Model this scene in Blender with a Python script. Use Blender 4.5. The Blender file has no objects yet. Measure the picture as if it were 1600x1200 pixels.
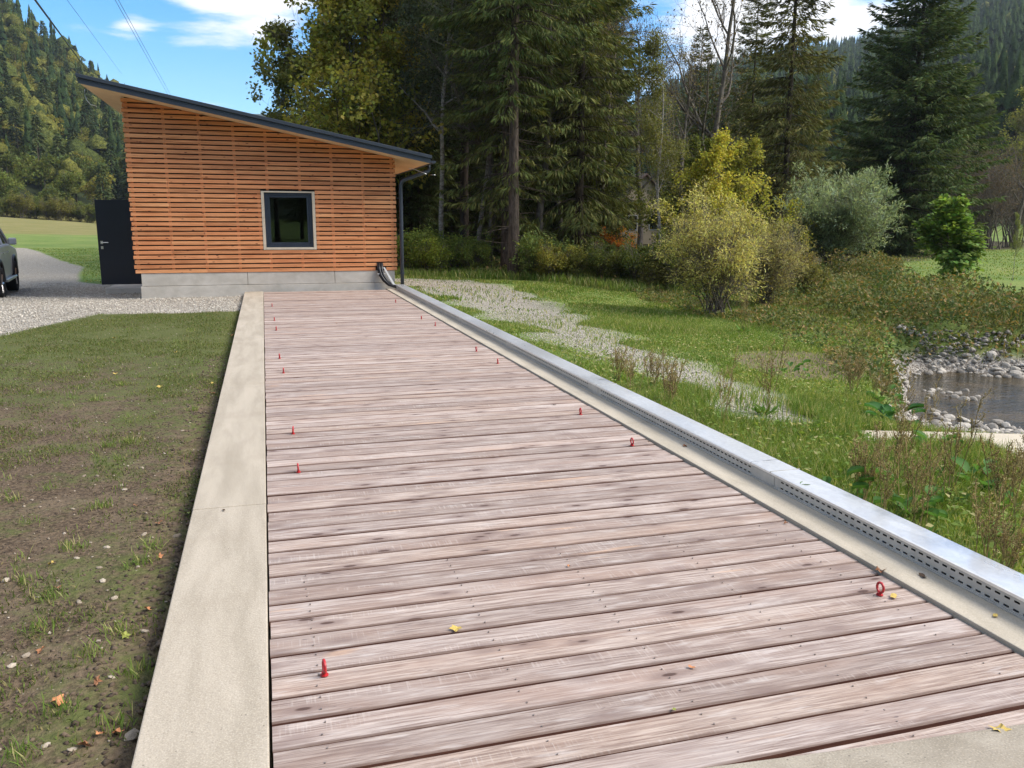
import bpy, math, random
import numpy as np
from mathutils import Matrix, Vector

S = bpy.context.scene
COL = S.collection
rnd = random.Random(7)
NR = np.random.default_rng(11)

# ------------------------------------------------------------------ camera
RC = np.array([[0.9593285543, -0.0504583310, 0.2777457142],
               [-0.2822546174, -0.1874460151, 0.9408487245],
               [0.0045886710, -0.9809780570, -0.1940644116]])
FOC = 1300.0
EYE = np.array([0.0, 0.0, 1.6])
cam_data = bpy.data.cameras.new('camera')
cam = bpy.data.objects.new('camera', cam_data)
COL.objects.link(cam)
r_, u_, b_ = RC[:, 0], -RC[:, 1], -RC[:, 2]
cam.matrix_world = Matrix(((r_[0], u_[0], b_[0], EYE[0]), (r_[1], u_[1], b_[1], EYE[1]),
                           (r_[2], u_[2], b_[2], EYE[2]), (0, 0, 0, 1)))
cam_data.sensor_width = 36
cam_data.lens = FOC / 1600 * 36
cam_data.clip_start = 0.05
cam_data.clip_end = 9000
S.camera = cam

# ------------------------------------------------------------------ sky, sun, exposure
SUN_EL, SUN_AZ = math.radians(42), math.radians(112)      # azimuth from +Y towards +X
w = bpy.data.worlds.new('World')
S.world = w
w.use_nodes = True
nt = w.node_tree
nt.nodes.clear()
def wn(t, **k):
    n = nt.nodes.new(t)
    for a, b in k.items(): setattr(n, a, b)
    return n
sky = wn('ShaderNodeTexSky', sky_type='NISHITA', sun_disc=False)
sky.sun_elevation = SUN_EL
sky.sun_rotation = SUN_AZ
sky.altitude = 700
sky.air_density = 1.0
sky.dust_density = 0.6
sky.ozone_density = 2.0
hs = wn('ShaderNodeHueSaturation')
hs.inputs['Saturation'].default_value = 1.5
hs.inputs['Value'].default_value = 1.0
bg1 = wn('ShaderNodeBackground'); bg1.inputs[1].default_value = 0.083
bg2 = wn('ShaderNodeBackground'); bg2.inputs[0].default_value = (1.0, 0.99, 0.98, 1); bg2.inputs[1].default_value = 0.46
tc = wn('ShaderNodeTexCoord')
sep = wn('ShaderNodeSeparateXYZ')
nt.links.new(tc.outputs['Generated'], sep.inputs[0])
def wmath(op, a, b=None, c=None):
    n = wn('ShaderNodeMath', operation=op)
    for i, v in enumerate((a, b, c)):
        if v is None: continue
        if isinstance(v, (int, float)): n.inputs[i].default_value = v
        else: nt.links.new(v, n.inputs[i])
    return n.outputs[0]
zc = wmath('ADD', wmath('MAXIMUM', sep.outputs[2], 0.0), 0.12)
cx_ = wmath('DIVIDE', sep.outputs[0], zc)
cy_ = wmath('DIVIDE', sep.outputs[1], zc)
cmb = wn('ShaderNodeCombineXYZ')
nt.links.new(cx_, cmb.inputs[0]); nt.links.new(cy_, cmb.inputs[1])
cn = wn('ShaderNodeTexNoise'); cn.inputs['Scale'].default_value = 1.25; cn.inputs['Detail'].default_value = 9
cn.inputs['Roughness'].default_value = 0.60; cn.inputs['Distortion'].default_value = 0.25
mp = wn('ShaderNodeMapping'); mp.inputs['Location'].default_value = (3.1, 1.7, 0)
nt.links.new(cmb.outputs[0], mp.inputs[0]); nt.links.new(mp.outputs[0], cn.inputs[0])
# a few banks of cumulus over the valley, added to the general cloud noise
acc = cn.outputs[0]
for (dx, dy, dz, rad, amt) in ((-0.01, 0.973, 0.235, 0.075, 0.30), (0.565, 0.79, 0.235, 0.11, 0.24), (-0.119, 0.973, 0.195, 0.022, 0.12), (0.60, 0.65, 0.46, 0.28, 0.16),  # last bank here lies out of view, added to brighten the tray lid
                               (0.488, 0.852, 0.180, 0.05, 0.18), (0.425, 0.892, 0.150, 0.03, 0.14)):
    vd = wn('ShaderNodeVectorMath', operation='DISTANCE')
    nt.links.new(tc.outputs['Generated'], vd.inputs[0]); vd.inputs[1].default_value = (dx, dy, dz)
    mr = wn('ShaderNodeMapRange', interpolation_type='SMOOTHSTEP')
    nt.links.new(vd.outputs['Value'], mr.inputs[0])
    mr.inputs[1].default_value = 0; mr.inputs[2].default_value = rad * 1.7
    mr.inputs[3].default_value = amt; mr.inputs[4].default_value = 0
    acc = wmath('ADD', acc, mr.outputs[0])
over = wn('ShaderNodeMapRange', interpolation_type='SMOOTHSTEP')      # the cloud cover thickens overhead
nt.links.new(sep.outputs[2], over.inputs[0])
over.inputs[1].default_value = .24; over.inputs[2].default_value = .55; over.inputs[3].default_value = 0; over.inputs[4].default_value = .20
acc = wmath('ADD', acc, over.outputs[0])
mask = wn('ShaderNodeMapRange', interpolation_type='SMOOTHSTEP')
nt.links.new(acc, mask.inputs[0])
mask.inputs[1].default_value = 0.60; mask.inputs[2].default_value = 0.76; mask.inputs[3].default_value = 0; mask.inputs[4].default_value = 0.97
mx = wn('ShaderNodeMixShader')
wo = wn('ShaderNodeOutputWorld')
nt.links.new(sky.outputs[0], hs.inputs['Color']); nt.links.new(hs.outputs[0], bg1.inputs[0])
nt.links.new(mask.outputs[0], mx.inputs[0]); nt.links.new(bg1.outputs[0], mx.inputs[1]); nt.links.new(bg2.outputs[0], mx.inputs[2])
nt.links.new(mx.outputs[0], wo.inputs[0])

sl = bpy.data.lights.new('sun', 'SUN')
sl.energy = 2.0
sl.angle = math.radians(30)
sl.color = (1.0, 0.94, 0.85)
so = bpy.data.objects.new('sun', sl)
COL.objects.link(so)
sd_ = Vector((math.sin(SUN_AZ) * math.cos(SUN_EL), math.cos(SUN_AZ) * math.cos(SUN_EL), math.sin(SUN_EL)))
so.rotation_euler = sd_.to_track_quat('Z', 'Y').to_euler()
so.location = (30, 10, 40)
S.view_settings.view_transform = 'Standard'
S.view_settings.look = 'None'
S.view_settings.exposure = 1.6
S.view_settings.gamma = 1.0
S.view_settings.use_curve_mapping = False
S.render.engine = 'CYCLES'
S.cycles.max_bounces = 6
S.cycles.diffuse_bounces = 3
S.cycles.glossy_bounces = 3
S.cycles.transmission_bounces = 4
S.cycles.transparent_max_bounces = 4
S.cycles.caustics_reflective = False
S.cycles.caustics_refractive = False

# ------------------------------------------------------------------ helpers
def ray(px, py):
    v = RC @ np.array([(px - 800) / FOC, (py - 600) / FOC, 1.0])
    return v / np.linalg.norm(v)
def at_z(px, py, z):
    d = ray(px, py); t = (z - EYE[2]) / d[2]
    return EYE + d * t
def bearing(px):
    d = ray(px, 345); return d[0] / d[1]

def sm(a, b, x):
    t = np.clip((x - a) / (b - a), 0, 1); return t * t * (3 - 2 * t)

def tag(o, label=None, cat=None, group=None, kind=None):
    if label: o['label'] = label
    if cat: o['category'] = cat
    if group: o['group'] = group
    if kind: o['kind'] = kind
    return o
def thing(name, label, cat, loc=(0, 0, 0), group=None, rz=0):
    o = bpy.data.objects.new(name, None)
    o.empty_display_size = 0.2
    COL.objects.link(o)
    o.location = loc; o.rotation_euler = (0, 0, rz)
    return tag(o, label, cat, group)
def add(name, mesh, parent=None, loc=(0, 0, 0), rot=(0, 0, 0)):
    o = bpy.data.objects.new(name, mesh)
    COL.objects.link(o)
    o.parent = parent
    o.location = loc; o.rotation_euler = rot
    return o
def dup(root, loc, rz=0, scale=1.0, label=None, group=None, color=None):
    kids = [c for c in KIDS[root.name]]
    r = root.copy(); COL.objects.link(r)
    r.location = loc; r.rotation_euler = (0, 0, rz)
    r.scale = (scale, scale, scale) if not hasattr(scale, '__len__') else scale
    if label: r['label'] = label
    if group: r['group'] = group
    if color and r.type == 'MESH': r.color = color
    for ch in kids:
        c = ch.copy(); COL.objects.link(c); c.parent = r
        if color and ch.name.startswith(('crown', 'leaves', 'foliage')): c.color = color
    return r
KIDS = {}

def np_mesh(name, V, F, mat=None, smooth=False, mats=None, midx=None):
    """V (N,3) float, F (M,k) int"""
    me = bpy.data.meshes.new(name)
    V = np.asarray(V, dtype=np.float32); F = np.asarray(F, dtype=np.int32)
    k = F.shape[1]
    me.vertices.add(len(V)); me.vertices.foreach_set('co', V.ravel())
    me.loops.add(F.size); me.loops.foreach_set('vertex_index', F.ravel())
    me.polygons.add(len(F))
    me.polygons.foreach_set('loop_start', np.arange(0, F.size, k, dtype=np.int32))
    me.polygons.foreach_set('loop_total', np.full(len(F), k, dtype=np.int32))
    if smooth: me.polygons.foreach_set('use_smooth', np.ones(len(F), dtype=bool))
    for m in (mats or ([mat] if mat else [])): me.materials.append(m)
    if midx is not None: me.polygons.foreach_set('material_index', np.asarray(midx, dtype=np.int32))
    me.update(calc_edges=True)
    return me

class MB:
    def __init__(s): s.v = []; s.f = []; s.m = []
    def add(s, vs, fs, m=0):
        o = len(s.v); s.v += [tuple(map(float, p)) for p in vs]
        for f in fs: s.f.append(tuple(i + o for i in f)); s.m.append(m)
    def box(s, x0, x1, y0, y1, z0, z1, m=0):
        s.add([(x0, y0, z0), (x1, y0, z0), (x1, y1, z0), (x0, y1, z0), (x0, y0, z1), (x1, y0, z1), (x1, y1, z1), (x0, y1, z1)],
              [(0, 3, 2, 1), (4, 5, 6, 7), (0, 1, 5, 4), (1, 2, 6, 5), (2, 3, 7, 6), (3, 0, 4, 7)], m)
    def prism_y(s, poly, y0, y1, m=0):
        """poly: list of (x, z), counter-clockwise seen from -Y"""
        n = len(poly)
        vs = [(x, y0, z) for x, z in poly] + [(x, y1, z) for x, z in poly]
        fs = [tuple(range(n)), tuple(range(2 * n - 1, n - 1, -1))] + [((i + 1) % n, i, n + i, n + (i + 1) % n) for i in range(n)]
        s.add(vs, fs, m)
    def prism_x(s, poly, x0, x1, m=0):
        n = len(poly)
        vs = [(x0, y, z) for y, z in poly] + [(x1, y, z) for y, z in poly]
        fs = [tuple(range(n - 1, -1, -1)), tuple(range(n, 2 * n))] + [(i, (i + 1) % n, n + (i + 1) % n, n + i) for i in range(n)]
        s.add(vs, fs, m)
    def prism_z(s, poly, z0, z1, m=0):
        n = len(poly)
        vs = [(x, y, z0) for x, y in poly] + [(x, y, z1) for x, y in poly]
        fs = [tuple(range(n - 1, -1, -1)), tuple(range(n, 2 * n))] + [(i, (i + 1) % n, n + (i + 1) % n, n + i) for i in range(n)]
        s.add(vs, fs, m)
    def tube(s, pts, r, n=8, m=0, caps=True):
        pts = [np.array(p, float) for p in pts]
        rr = r if hasattr(r, '__len__') else [r] * len(pts)
        rings = []
        up = np.array([0, 0, 1.0])
        for i, p in enumerate(pts):
            d = pts[min(i + 1, len(pts) - 1)] - pts[max(i - 1, 0)]
            d /= np.linalg.norm(d)
            a = np.cross(d, up)
            if np.linalg.norm(a) < 1e-3: a = np.array([1.0, 0, 0])
            a /= np.linalg.norm(a); b = np.cross(d, a)
            rings.append([p + rr[i] * (math.cos(2 * math.pi * k / n) * a + math.sin(2 * math.pi * k / n) * b) for k in range(n)])
        vs = [q for rg in rings for q in rg]
        fs = []
        for i in range(len(pts) - 1):
            for k in range(n):
                fs.append((i * n + k, i * n + (k + 1) % n, (i + 1) * n + (k + 1) % n, (i + 1) * n + k))
        if caps:
            fs.append(tuple(range(n - 1, -1, -1))); fs.append(tuple((len(pts) - 1) * n + k for k in range(n)))
        s.add(vs, fs, m)
    def build(s, name, mat, parent=None, smooth=False, bevel=0, world=True):
        me = bpy.data.meshes.new(name)
        off = parent.location if (parent is not None and world) else (0, 0, 0)
        me.from_pydata([(a - off[0], b - off[1], c - off[2]) for a, b, c in s.v], [], s.f)
        for mm in (mat if isinstance(mat, (list, tuple)) else [mat]): me.materials.append(mm)
        me.polygons.foreach_set('material_index', s.m)
        if smooth: me.polygons.foreach_set('use_smooth', [True] * len(s.f))
        me.update()
        o = add(name, me, parent)
        if bevel:
            b = o.modifiers.new('bevel', 'BEVEL'); b.width = bevel; b.segments = 2; b.limit_method = 'ANGLE'
        return o

# ------------------------------------------------------------------ material helper
class Mat:
    def __init__(s, name):
        s.m = bpy.data.materials.new(name); s.m.use_nodes = True
        s.t = s.m.node_tree; s.t.nodes.clear()
        s.out = s.n('ShaderNodeOutputMaterial')
    def n(s, t, **k):
        n = s.t.nodes.new(t)
        for a, b in k.items(): setattr(n, a, b)
        return n
    def put(s, inp, v):
        if isinstance(v, bpy.types.NodeSocket): s.t.links.new(v, inp)
        elif isinstance(v, (tuple, list)) and len(v) == 3 and inp.type == 'RGBA': inp.default_value = (*v, 1)
        else: inp.default_value = v
    def math(s, op, a, b=None, clamp=False):
        n = s.n('ShaderNodeMath', operation=op, use_clamp=clamp); s.put(n.inputs[0], a)
        if b is not None: s.put(n.inputs[1], b)
        return n.outputs[0]
    def mix(s, f, a, b, bt='MIX'):
        n = s.n('ShaderNodeMix', data_type='RGBA', blend_type=bt)
        s.put(n.inputs[0], f); s.put(n.inputs[6], a); s.put(n.inputs[7], b)
        return n.outputs[2]
    def rng(s, v, a, b, c=0.0, d=1.0, smooth=True):
        n = s.n('ShaderNodeMapRange'); n.interpolation_type = 'SMOOTHSTEP' if smooth else 'LINEAR'
        s.put(n.inputs[0], v)
        for i, q in enumerate((a, b, c, d)): n.inputs[i + 1].default_value = q
        return n.outputs[0]
    def vec(s, kind='Object', scale=(1, 1, 1), loc=None, rot=(0, 0, 0)):
        t = s.n('ShaderNodeTexCoord'); m = s.n('ShaderNodeMapping')
        s.t.links.new(t.outputs[kind], m.inputs[0]); m.inputs['Scale'].default_value = scale
        m.inputs['Rotation'].default_value = rot
        if loc is not None: s.put(m.inputs['Location'], loc)
        return m.outputs[0]
    def noise(s, v, scale, detail=5, rough=0.55, dist=0.0, col=False):
        n = s.n('ShaderNodeTexNoise'); s.t.links.new(v, n.inputs[0])
        n.inputs['Scale'].default_value = scale; n.inputs['Detail'].default_value = detail
        n.inputs['Roughness'].default_value = rough; n.inputs['Distortion'].default_value = dist
        return n.outputs[1 if col else 0]
    def voro(s, v, scale, feat='F1', out='Distance', rand=1.0):
        n = s.n('ShaderNodeTexVoronoi', feature=feat); s.t.links.new(v, n.inputs['Vector'])
        n.inputs['Scale'].default_value = scale; n.inputs['Randomness'].default_value = rand
        return n.outputs[out]
    def bump(s, h, strength=0.3, dist=0.01, normal=None):
        n = s.n('ShaderNodeBump'); s.put(n.inputs['Height'], h)
        n.inputs['Strength'].default_value = strength; n.inputs['Distance'].default_value = dist
        if normal is not None: s.put(n.inputs['Normal'], normal)
        return n.outputs[0]
    def bsdf(s, col, rough=0.6, metal=0.0, normal=None, spec=0.4, **k):
        b = s.n('ShaderNodeBsdfPrincipled'); s.put(b.inputs['Base Color'], col); s.put(b.inputs['Roughness'], rough)
        s.put(b.inputs['Metallic'], metal); s.put(b.inputs['Specular IOR Level'], spec)
        if normal is not None: s.put(b.inputs['Normal'], normal)
        for a, v in k.items(): s.put(b.inputs[a.replace('_', ' ')], v)
        s.last = b
        return b.outputs[0]
    def done(s, sh):
        s.t.links.new(sh, s.out.inputs[0]); return s.m

def plain(name, col, rough=0.5, metal=0.0, var=0.12, vscale=6, bump=0.05, spec=0.4, **k):
    m = Mat(name); v = m.vec()
    nz = m.noise(v, vscale, 6, 0.6)
    c = m.mix(m.rng(nz, .3, .7), tuple(x * (1 - var) for x in col), tuple(min(1, x * (1 + var)) for x in col))
    return m.done(m.bsdf(c, rough, metal, m.bump(m.noise(v, vscale * 12, 3), bump, 0.004), spec, **k))

def obj_rand(m):
    return m.n('ShaderNodeObjectInfo').outputs['Random']

# weathered larch decking
def mat_deck(name, fresh=False):
    m = Mat(name)
    r = obj_rand(m)
    cb = m.n('ShaderNodeCombineXYZ')
    m.put(cb.inputs[0], m.math('MULTIPLY', r, 91.0)); m.put(cb.inputs[1], m.math('MULTIPLY', r, 37.0)); m.put(cb.inputs[2], 0.0)
    base = m.vec('Object', (1, 1, 1), cb.outputs[0])
    def sc(x, y, z):
        q = m.n('ShaderNodeMapping'); m.t.links.new(base, q.inputs[0]); q.inputs['Scale'].default_value = (x, y, z); return q.outputs[0]
    warp = m.noise(sc(2.2, 7, 7), 1.0, 2, 0.5)
    grain = m.noise(sc(3.5, 95, 95), 1.0, 6, 0.66, 0.8)
    fine = m.noise(sc(9, 260, 260), 1.0, 3, 0.6)
    broad = m.noise(sc(1.0, 5, 5), 1.0, 4, 0.6)
    saw = m.noise(sc(110, 5, 5), 1.0, 2, 0.5)
    # knots
    kv = sc(3.2, 9.5, 9.5)
    kd = m.voro(kv, 1.0)
    knot = m.rng(kd, 0.07, 0.12, 1, 0)
    halo = m.rng(kd, 0.08, 0.42, 1, 0)
    if fresh:
        c = m.mix(m.rng(grain, .35, .65), (0.085, 0.032, 0.022), (0.14, 0.060, 0.040))  # red-brown side wood, darkened to paint shade into the gaps
        return m.done(m.bsdf(c, 0.75, 0, m.bump(grain, .3, .004), 0.2))
    c = m.mix(m.rng(grain, .30, .70), (0.205, 0.150, 0.128), (0.545, 0.475, 0.430))
    c = m.mix(m.rng(broad, .42, .70, 0, .6), c, (0.35, 0.25, 0.20))
    c = m.mix(m.rng(warp, .5, .75, 0, .45), c, (0.49, 0.44, 0.41))
    tint = m.n('ShaderNodeValToRGB'); m.put(tint.inputs[0], m.math('FRACT', m.math('MULTIPLY', r, 7.31)))
    e = tint.color_ramp.elements
    e[0].position = 0; e[0].color = (0.78, 0.73, 0.70, 1); e[1].position = 1; e[1].color = (1.22, 1.19, 1.17, 1)
    q = tint.color_ramp.elements.new(0.45); q.color = (1.0, 0.96, 0.94, 1)
    q = tint.color_ramp.elements.new(0.72); q.color = (0.97, 0.89, 0.82, 1)
    c = m.mix(1.0, c, tint.outputs[0], 'MULTIPLY')
    c = m.mix(m.rng(fine, .52, .72, 0, .55), c, (0.15, 0.095, 0.08))
    c = m.mix(m.rng(m.noise(sc(3.5, 26, 26), 1.0, 3, .6), .56, .70, 0, .42), c, (0.60, 0.54, 0.50))
    c = m.mix(m.rng(m.noise(sc(2.0, 14, 14), 1.0, 4, .65), .60, .76, 0, .45), c, (0.19, 0.14, 0.12))
    sawm = m.math('MULTIPLY', m.rng(saw, .5, .75, 0, .35), m.rng(m.noise(sc(.7, 9, 9), 1.0, 2), .5, .62))
    c = m.mix(sawm, c, (0.60, 0.53, 0.48))
    c = m.mix(m.math('MULTIPLY', halo, m.rng(grain, .35, .6, .1, .8)), c, (0.17, 0.115, 0.10))
    c = m.mix(m.math('MULTIPLY', knot, 0.95), c, (0.085, 0.048, 0.038))
    org = m.math('MULTIPLY', m.rng(m.noise(sc(1.3, 9, 9), 1.0, 2), .68, .74), m.rng(grain, .3, .6, .4, .9))
    c = m.mix(m.math('MULTIPLY', org, .6), c, (0.58, 0.37, 0.24))
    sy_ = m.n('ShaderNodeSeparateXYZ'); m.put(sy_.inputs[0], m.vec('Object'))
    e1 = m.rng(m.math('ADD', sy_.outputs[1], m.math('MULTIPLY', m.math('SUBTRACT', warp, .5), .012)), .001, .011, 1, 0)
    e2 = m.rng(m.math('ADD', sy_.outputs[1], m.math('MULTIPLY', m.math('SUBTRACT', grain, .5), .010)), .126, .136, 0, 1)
    c = m.mix(m.math('MULTIPLY', m.math('MAXIMUM', e1, e2), .72), c, (0.105, 0.058, 0.042))     # gap shade painted as a dark band along each board edge
    # grey damp spots and nail-dark specks
    sp = m.rng(m.noise(sc(14, 60, 60), 1.0, 2), .70, .76, 0, .7)
    c = m.mix(sp, c, (0.12, 0.09, 0.085))
    h = m.math('ADD', m.math('MULTIPLY', grain, 1.0), m.math('MULTIPLY', fine, .35))
    h = m.math('ADD', h, m.math('MULTIPLY', sawm, .8))
    return m.done(m.bsdf(c, m.rng(grain, .3, .7, .62, .82), 0, m.bump(h, .55, .003), 0.3))

def mat_larch(name):
    m = Mat(name)
    r = obj_rand(m)
    cb = m.n('ShaderNodeCombineXYZ')
    m.put(cb.inputs[0], m.math('MULTIPLY', r, 71.0)); m.put(cb.inputs[1], m.math('MULTIPLY', r, 37.0)); m.put(cb.inputs[2], m.math('MULTIPLY', r, 13.0))
    base = m.vec('Object', (1, 1, 1), cb.outputs[0])
    def sc(x, y, z):
        q = m.n('ShaderNodeMapping'); m.t.links.new(base, q.inputs[0]); q.inputs['Scale'].default_value = (x, y, z); return q.outputs[0]
    grain = m.noise(sc(1.6, 50, 50), 1.0, 5, 0.6, .5)
    broad = m.noise(sc(1.1, 3, 3), 1.0, 3, 0.6)
    kd = m.voro(sc(4.2, 14, 14), 1.0)
    c = m.mix(m.rng(grain, .3, .7), (0.46, 0.180, 0.072), (0.76, 0.360, 0.165))
    c = m.mix(m.rng(broad, .35, .7, 0, .6), c, (0.78, 0.39, 0.19))
    tint = m.n('ShaderNodeValToRGB'); m.put(tint.inputs[0], r)
    e = tint.color_ramp.elements
    e[0].color = (0.74, 0.66, 0.62, 1); e[1].color = (1.06, 1.04, 1.0, 1)
    q = e.new(0.4); q.color = (1.0, 0.9, 0.84, 1); q = e.new(.7); q.color = (0.95, .80, .74, 1)
    c = m.mix(1.0, c, tint.outputs[0], 'MULTIPLY')
    c = m.mix(m.rng(kd, .08, .16, .95, 0), c, (0.12, 0.035, 0.02))
    c = m.mix(m.rng(m.noise(sc(3, 30, 30), 1.0, 3, .6), .6, .72, 0, .5), c, (0.30, 0.10, 0.045))
    return m.done(m.bsdf(c, .6, 0, m.bump(grain, .3, .002), 0.3))

def mat_concrete(name, c0, c1, stain=(0.3, 0.27, 0.22), sscale=3, speck=0.25, stretch=(1, 1, 1), bs=.25, darkamt=.5):
    m = Mat(name); v = m.vec('Object', stretch)
    v1 = m.vec('Object')
    n1 = m.noise(v, sscale, 7, .62, .4); n2 = m.noise(v1, 160, 2, .5); n3 = m.noise(v1, 1.1, 4, .6)
    c = m.mix(m.rng(n1, .3, .7), c0, c1)
    c = m.mix(m.rng(n3, .5, .75, 0, darkamt), c, stain)
    c = m.mix(m.rng(n2, .52, .68, 0, speck), c, tuple(min(.9, x * 1.5) for x in c1))
    c = m.mix(m.rng(n2, .30, .42, speck, 0), c, tuple(x * .45 for x in c0))
    hole = m.voro(v1, 26); hm = m.math('MULTIPLY', m.rng(hole, .06, .1, 1, 0), m.rng(m.noise(v1, 3, 2), .5, .6))
    c = m.mix(m.math('MULTIPLY', hm, .6), c, tuple(x * .35 for x in c0))
    h = m.math('SUBTRACT', n2, hm)
    return m.done(m.bsdf(c, .82, 0, m.bump(h, bs, .004), .25))

def mat_foliage(name, base=None, sub=0.38, rough=.55, vary=.55, yellow=.35, spec=.3):
    """leaf shader; colour from the object colour unless base is given"""
    m = Mat(name)
    if base is None: col = m.n('ShaderNodeObjectInfo').outputs['Color']
    else:
        rg = m.n('ShaderNodeRGB'); rg.outputs[0].default_value = (*base, 1); col = rg.outputs[0]
    isl = m.n('ShaderNodeNewGeometry').outputs['Random Per Island']
    hsv = m.n('ShaderNodeHueSaturation')
    m.put(hsv.inputs['Color'], col)
    m.put(hsv.inputs['Value'], m.math('ADD', m.math('MULTIPLY', isl, 2 * vary), 1 - vary))
    m.put(hsv.inputs['Hue'], m.math('ADD', m.math('MULTIPLY', m.math('FRACT', m.math('MULTIPLY', isl, 17.3)), -0.05 * yellow * 2), .5 + .02))
    c = hsv.outputs[0]
    pr = m.bsdf(c, rough, 0, None, spec)
    tr = m.n('ShaderNodeBsdfTranslucent'); 
    m.put(tr.inputs[0], m.mix(1.0, c, (1.25, 1.2, .7), 'MULTIPLY'))
    ms = m.n('ShaderNodeMixShader'); ms.inputs[0].default_value = sub
    m.t.links.new(pr, ms.inputs[1]); m.t.links.new(tr.outputs[0], ms.inputs[2])
    return m.done(ms.outputs[0])

def mat_bark(name, c0, c1, scale=(9, 9, 2.5), bump=.6):
    m = Mat(name); v = m.vec('Object', scale)
    n = m.noise(v, 1.5, 6, .65, .6); n2 = m.noise(m.vec('Object', (1, 1, 1)), 1.2, 4)
    c = m.mix(m.rng(n, .32, .68), c0, c1)
    c = m.mix(m.rng(n2, .52, .7, 0, .5), c, (c1[0] * .8, c1[1] * .9, c1[2] * .6))
    return m.done(m.bsdf(c, .85, 0, m.bump(n, bump, .03), .2))

M = {}
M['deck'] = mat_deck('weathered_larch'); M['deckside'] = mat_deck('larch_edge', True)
M['larch'] = mat_larch('fresh_larch')
M['kerb'] = mat_concrete('kerb_concrete', (0.335, 0.288, 0.222), (0.445, 0.385, 0.305), (0.28, 0.232, 0.172), 4, .30, (1.6, .25, 1), .3)
M['strip'] = mat_concrete('strip_concrete', (0.37, 0.325, 0.255), (0.47, 0.415, 0.33), (0.28, 0.24, 0.185), 5, .2, (1.5, .3, 1))
M['conc'] = mat_concrete('base_concrete', (0.42, 0.385, 0.33), (0.55, 0.51, 0.45), (0.32, 0.29, 0.24), 2.2, .12, (1, 1, 1.5), .15, .4)
M['apron'] = mat_concrete('apron_concrete', (0.25, 0.215, 0.165), (0.36, 0.315, 0.25), (0.2, 0.165, 0.12), 5, .35)
M['slab'] = mat_concrete('slab_concrete', (0.42, 0.36, 0.27), (0.55, 0.48, 0.37), (0.35, 0.29, 0.21), 2, .2)
M['steel_dark'] = plain('anthracite_sheet', (0.032, 0.040, 0.055), .38, .0, .1, 3, .02, .5)
M['window_frame'] = plain('window_aluminium', (0.020, 0.030, 0.048), .35, 0, .08, 4, .02, .5)
M['door'] = plain('door_paint', (0.004, 0.008, 0.020), .35, 0, .1, 2, .01, .5)
M['black'] = plain('black_plastic', (0.012, 0.012, 0.014), .4, 0, .1, 8, .02, .5)
M['rubber'] = plain('tyre_rubber', (0.022, 0.022, 0.023), .85, 0, .2, 20, .2, .2)
M['chrome'] = plain('brushed_steel', (0.62, 0.62, 0.62), .3, 1.0, .05, 10, .02)
M['white'] = plain('white_plastic', (0.75, 0.75, 0.72), .5, 0, .05, 10)
M['red'] = plain('red_enamel', (0.42, 0.018, 0.022), .35, 0, .35, 60, .15, .6)
M['trim'] = plain('window_trim', (0.55, 0.47, 0.36), .6, 0, .1, 4)
M['membrane'] = plain('wall_membrane', (0.030, 0.022, 0.018), .9, 0, .2, 4)
M['soffit'] = mat_concrete('soffit_board', (0.66, 0.47, 0.28), (0.76, 0.57, 0.37), (0.60, 0.40, 0.22), 2, .03, (1, .2, 1), .05)
M['carpaint'] = plain('car_paint', (0.42, 0.44, 0.47), .45, .0, .03, 3, .0, .4, Coat_Weight=.35, Coat_Roughness=.12)
M['screw'] = plain('screw_steel', (0.35, 0.30, 0.27), .4, .8, .1, 20)
M['plaster'] = plain('house_plaster', (0.62, 0.50, 0.33), .85, 0, .06, 1)
M['rooftile'] = plain('house_roof', (0.16, 0.11, 0.09), .8, 0, .2, 3)

def mat_galv(name, top=True):
    m = Mat(name); v = m.vec('Object')
    v2 = m.vec('Object', (1, .35, 1))
    sp = m.voro(v, 45, 'F1', 'Color')
    bw = m.n('ShaderNodeRGBToBW'); m.put(bw.inputs[0], sp)
    n = m.noise(v2, 2.2, 4, .55)
    c = m.mix(m.rng(bw.outputs[0], .2, .8), (0.74, 0.75, 0.76), (0.80, 0.81, 0.82))
    c = m.mix(m.rng(m.noise(v, 9, 5), .62, .8, 0, .25), c, (0.5, 0.5, 0.48))
    rgh = m.math('ADD', m.rng(n, .3, .7, .26, .38), m.math('MULTIPLY', bw.outputs[0], .02))
    return m.done(m.bsdf(c, rgh, .6, m.bump(m.noise(v2, 1.6, 2), .10, .02), .5))
M['galv'] = mat_galv('galvanised_steel')
M['galv_side'] = plain('galvanised_side', (0.50, 0.49, 0.46), .5, .35, .08, 12, .03)

def mat_glass():
    m = Mat('window_glass')
    g = m.n('ShaderNodeBsdfGlass'); g.inputs['Roughness'].default_value = 0.0; g.inputs['IOR'].default_value = 1.5
    g.inputs['Color'].default_value = (.75, .82, .8, 1)
    return m.done(g.outputs[0])
M['glass'] = mat_glass()
M['carglass'] = plain('car_glass', (0.010, 0.012, 0.014), .05, 0, .02, 1, .0, .6)
M['room'] = plain('room_wall', (0.05, 0.045, 0.04), .9)
M['bark'] = mat_bark('spruce_bark', (0.035, 0.026, 0.020), (0.115, 0.088, 0.068))
M['bark_grey'] = mat_bark('grey_bark', (0.07, 0.058, 0.046), (0.20, 0.17, 0.14))
M['bark_pale'] = mat_bark('pale_bark', (0.15, 0.13, 0.11), (0.42, 0.38, 0.33), (5, 5, 9))
M['needle'] = mat_foliage('spruce_needles', None, .22, .7, .5, .8, .08)
M['leaf'] = mat_foliage('broad_leaves', None, .42, .6, .45, .6, .15)
M['stalk'] = mat_foliage('dry_stalks', (0.30, 0.225, 0.11), .25, .8, .5, .3, .05)

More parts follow.
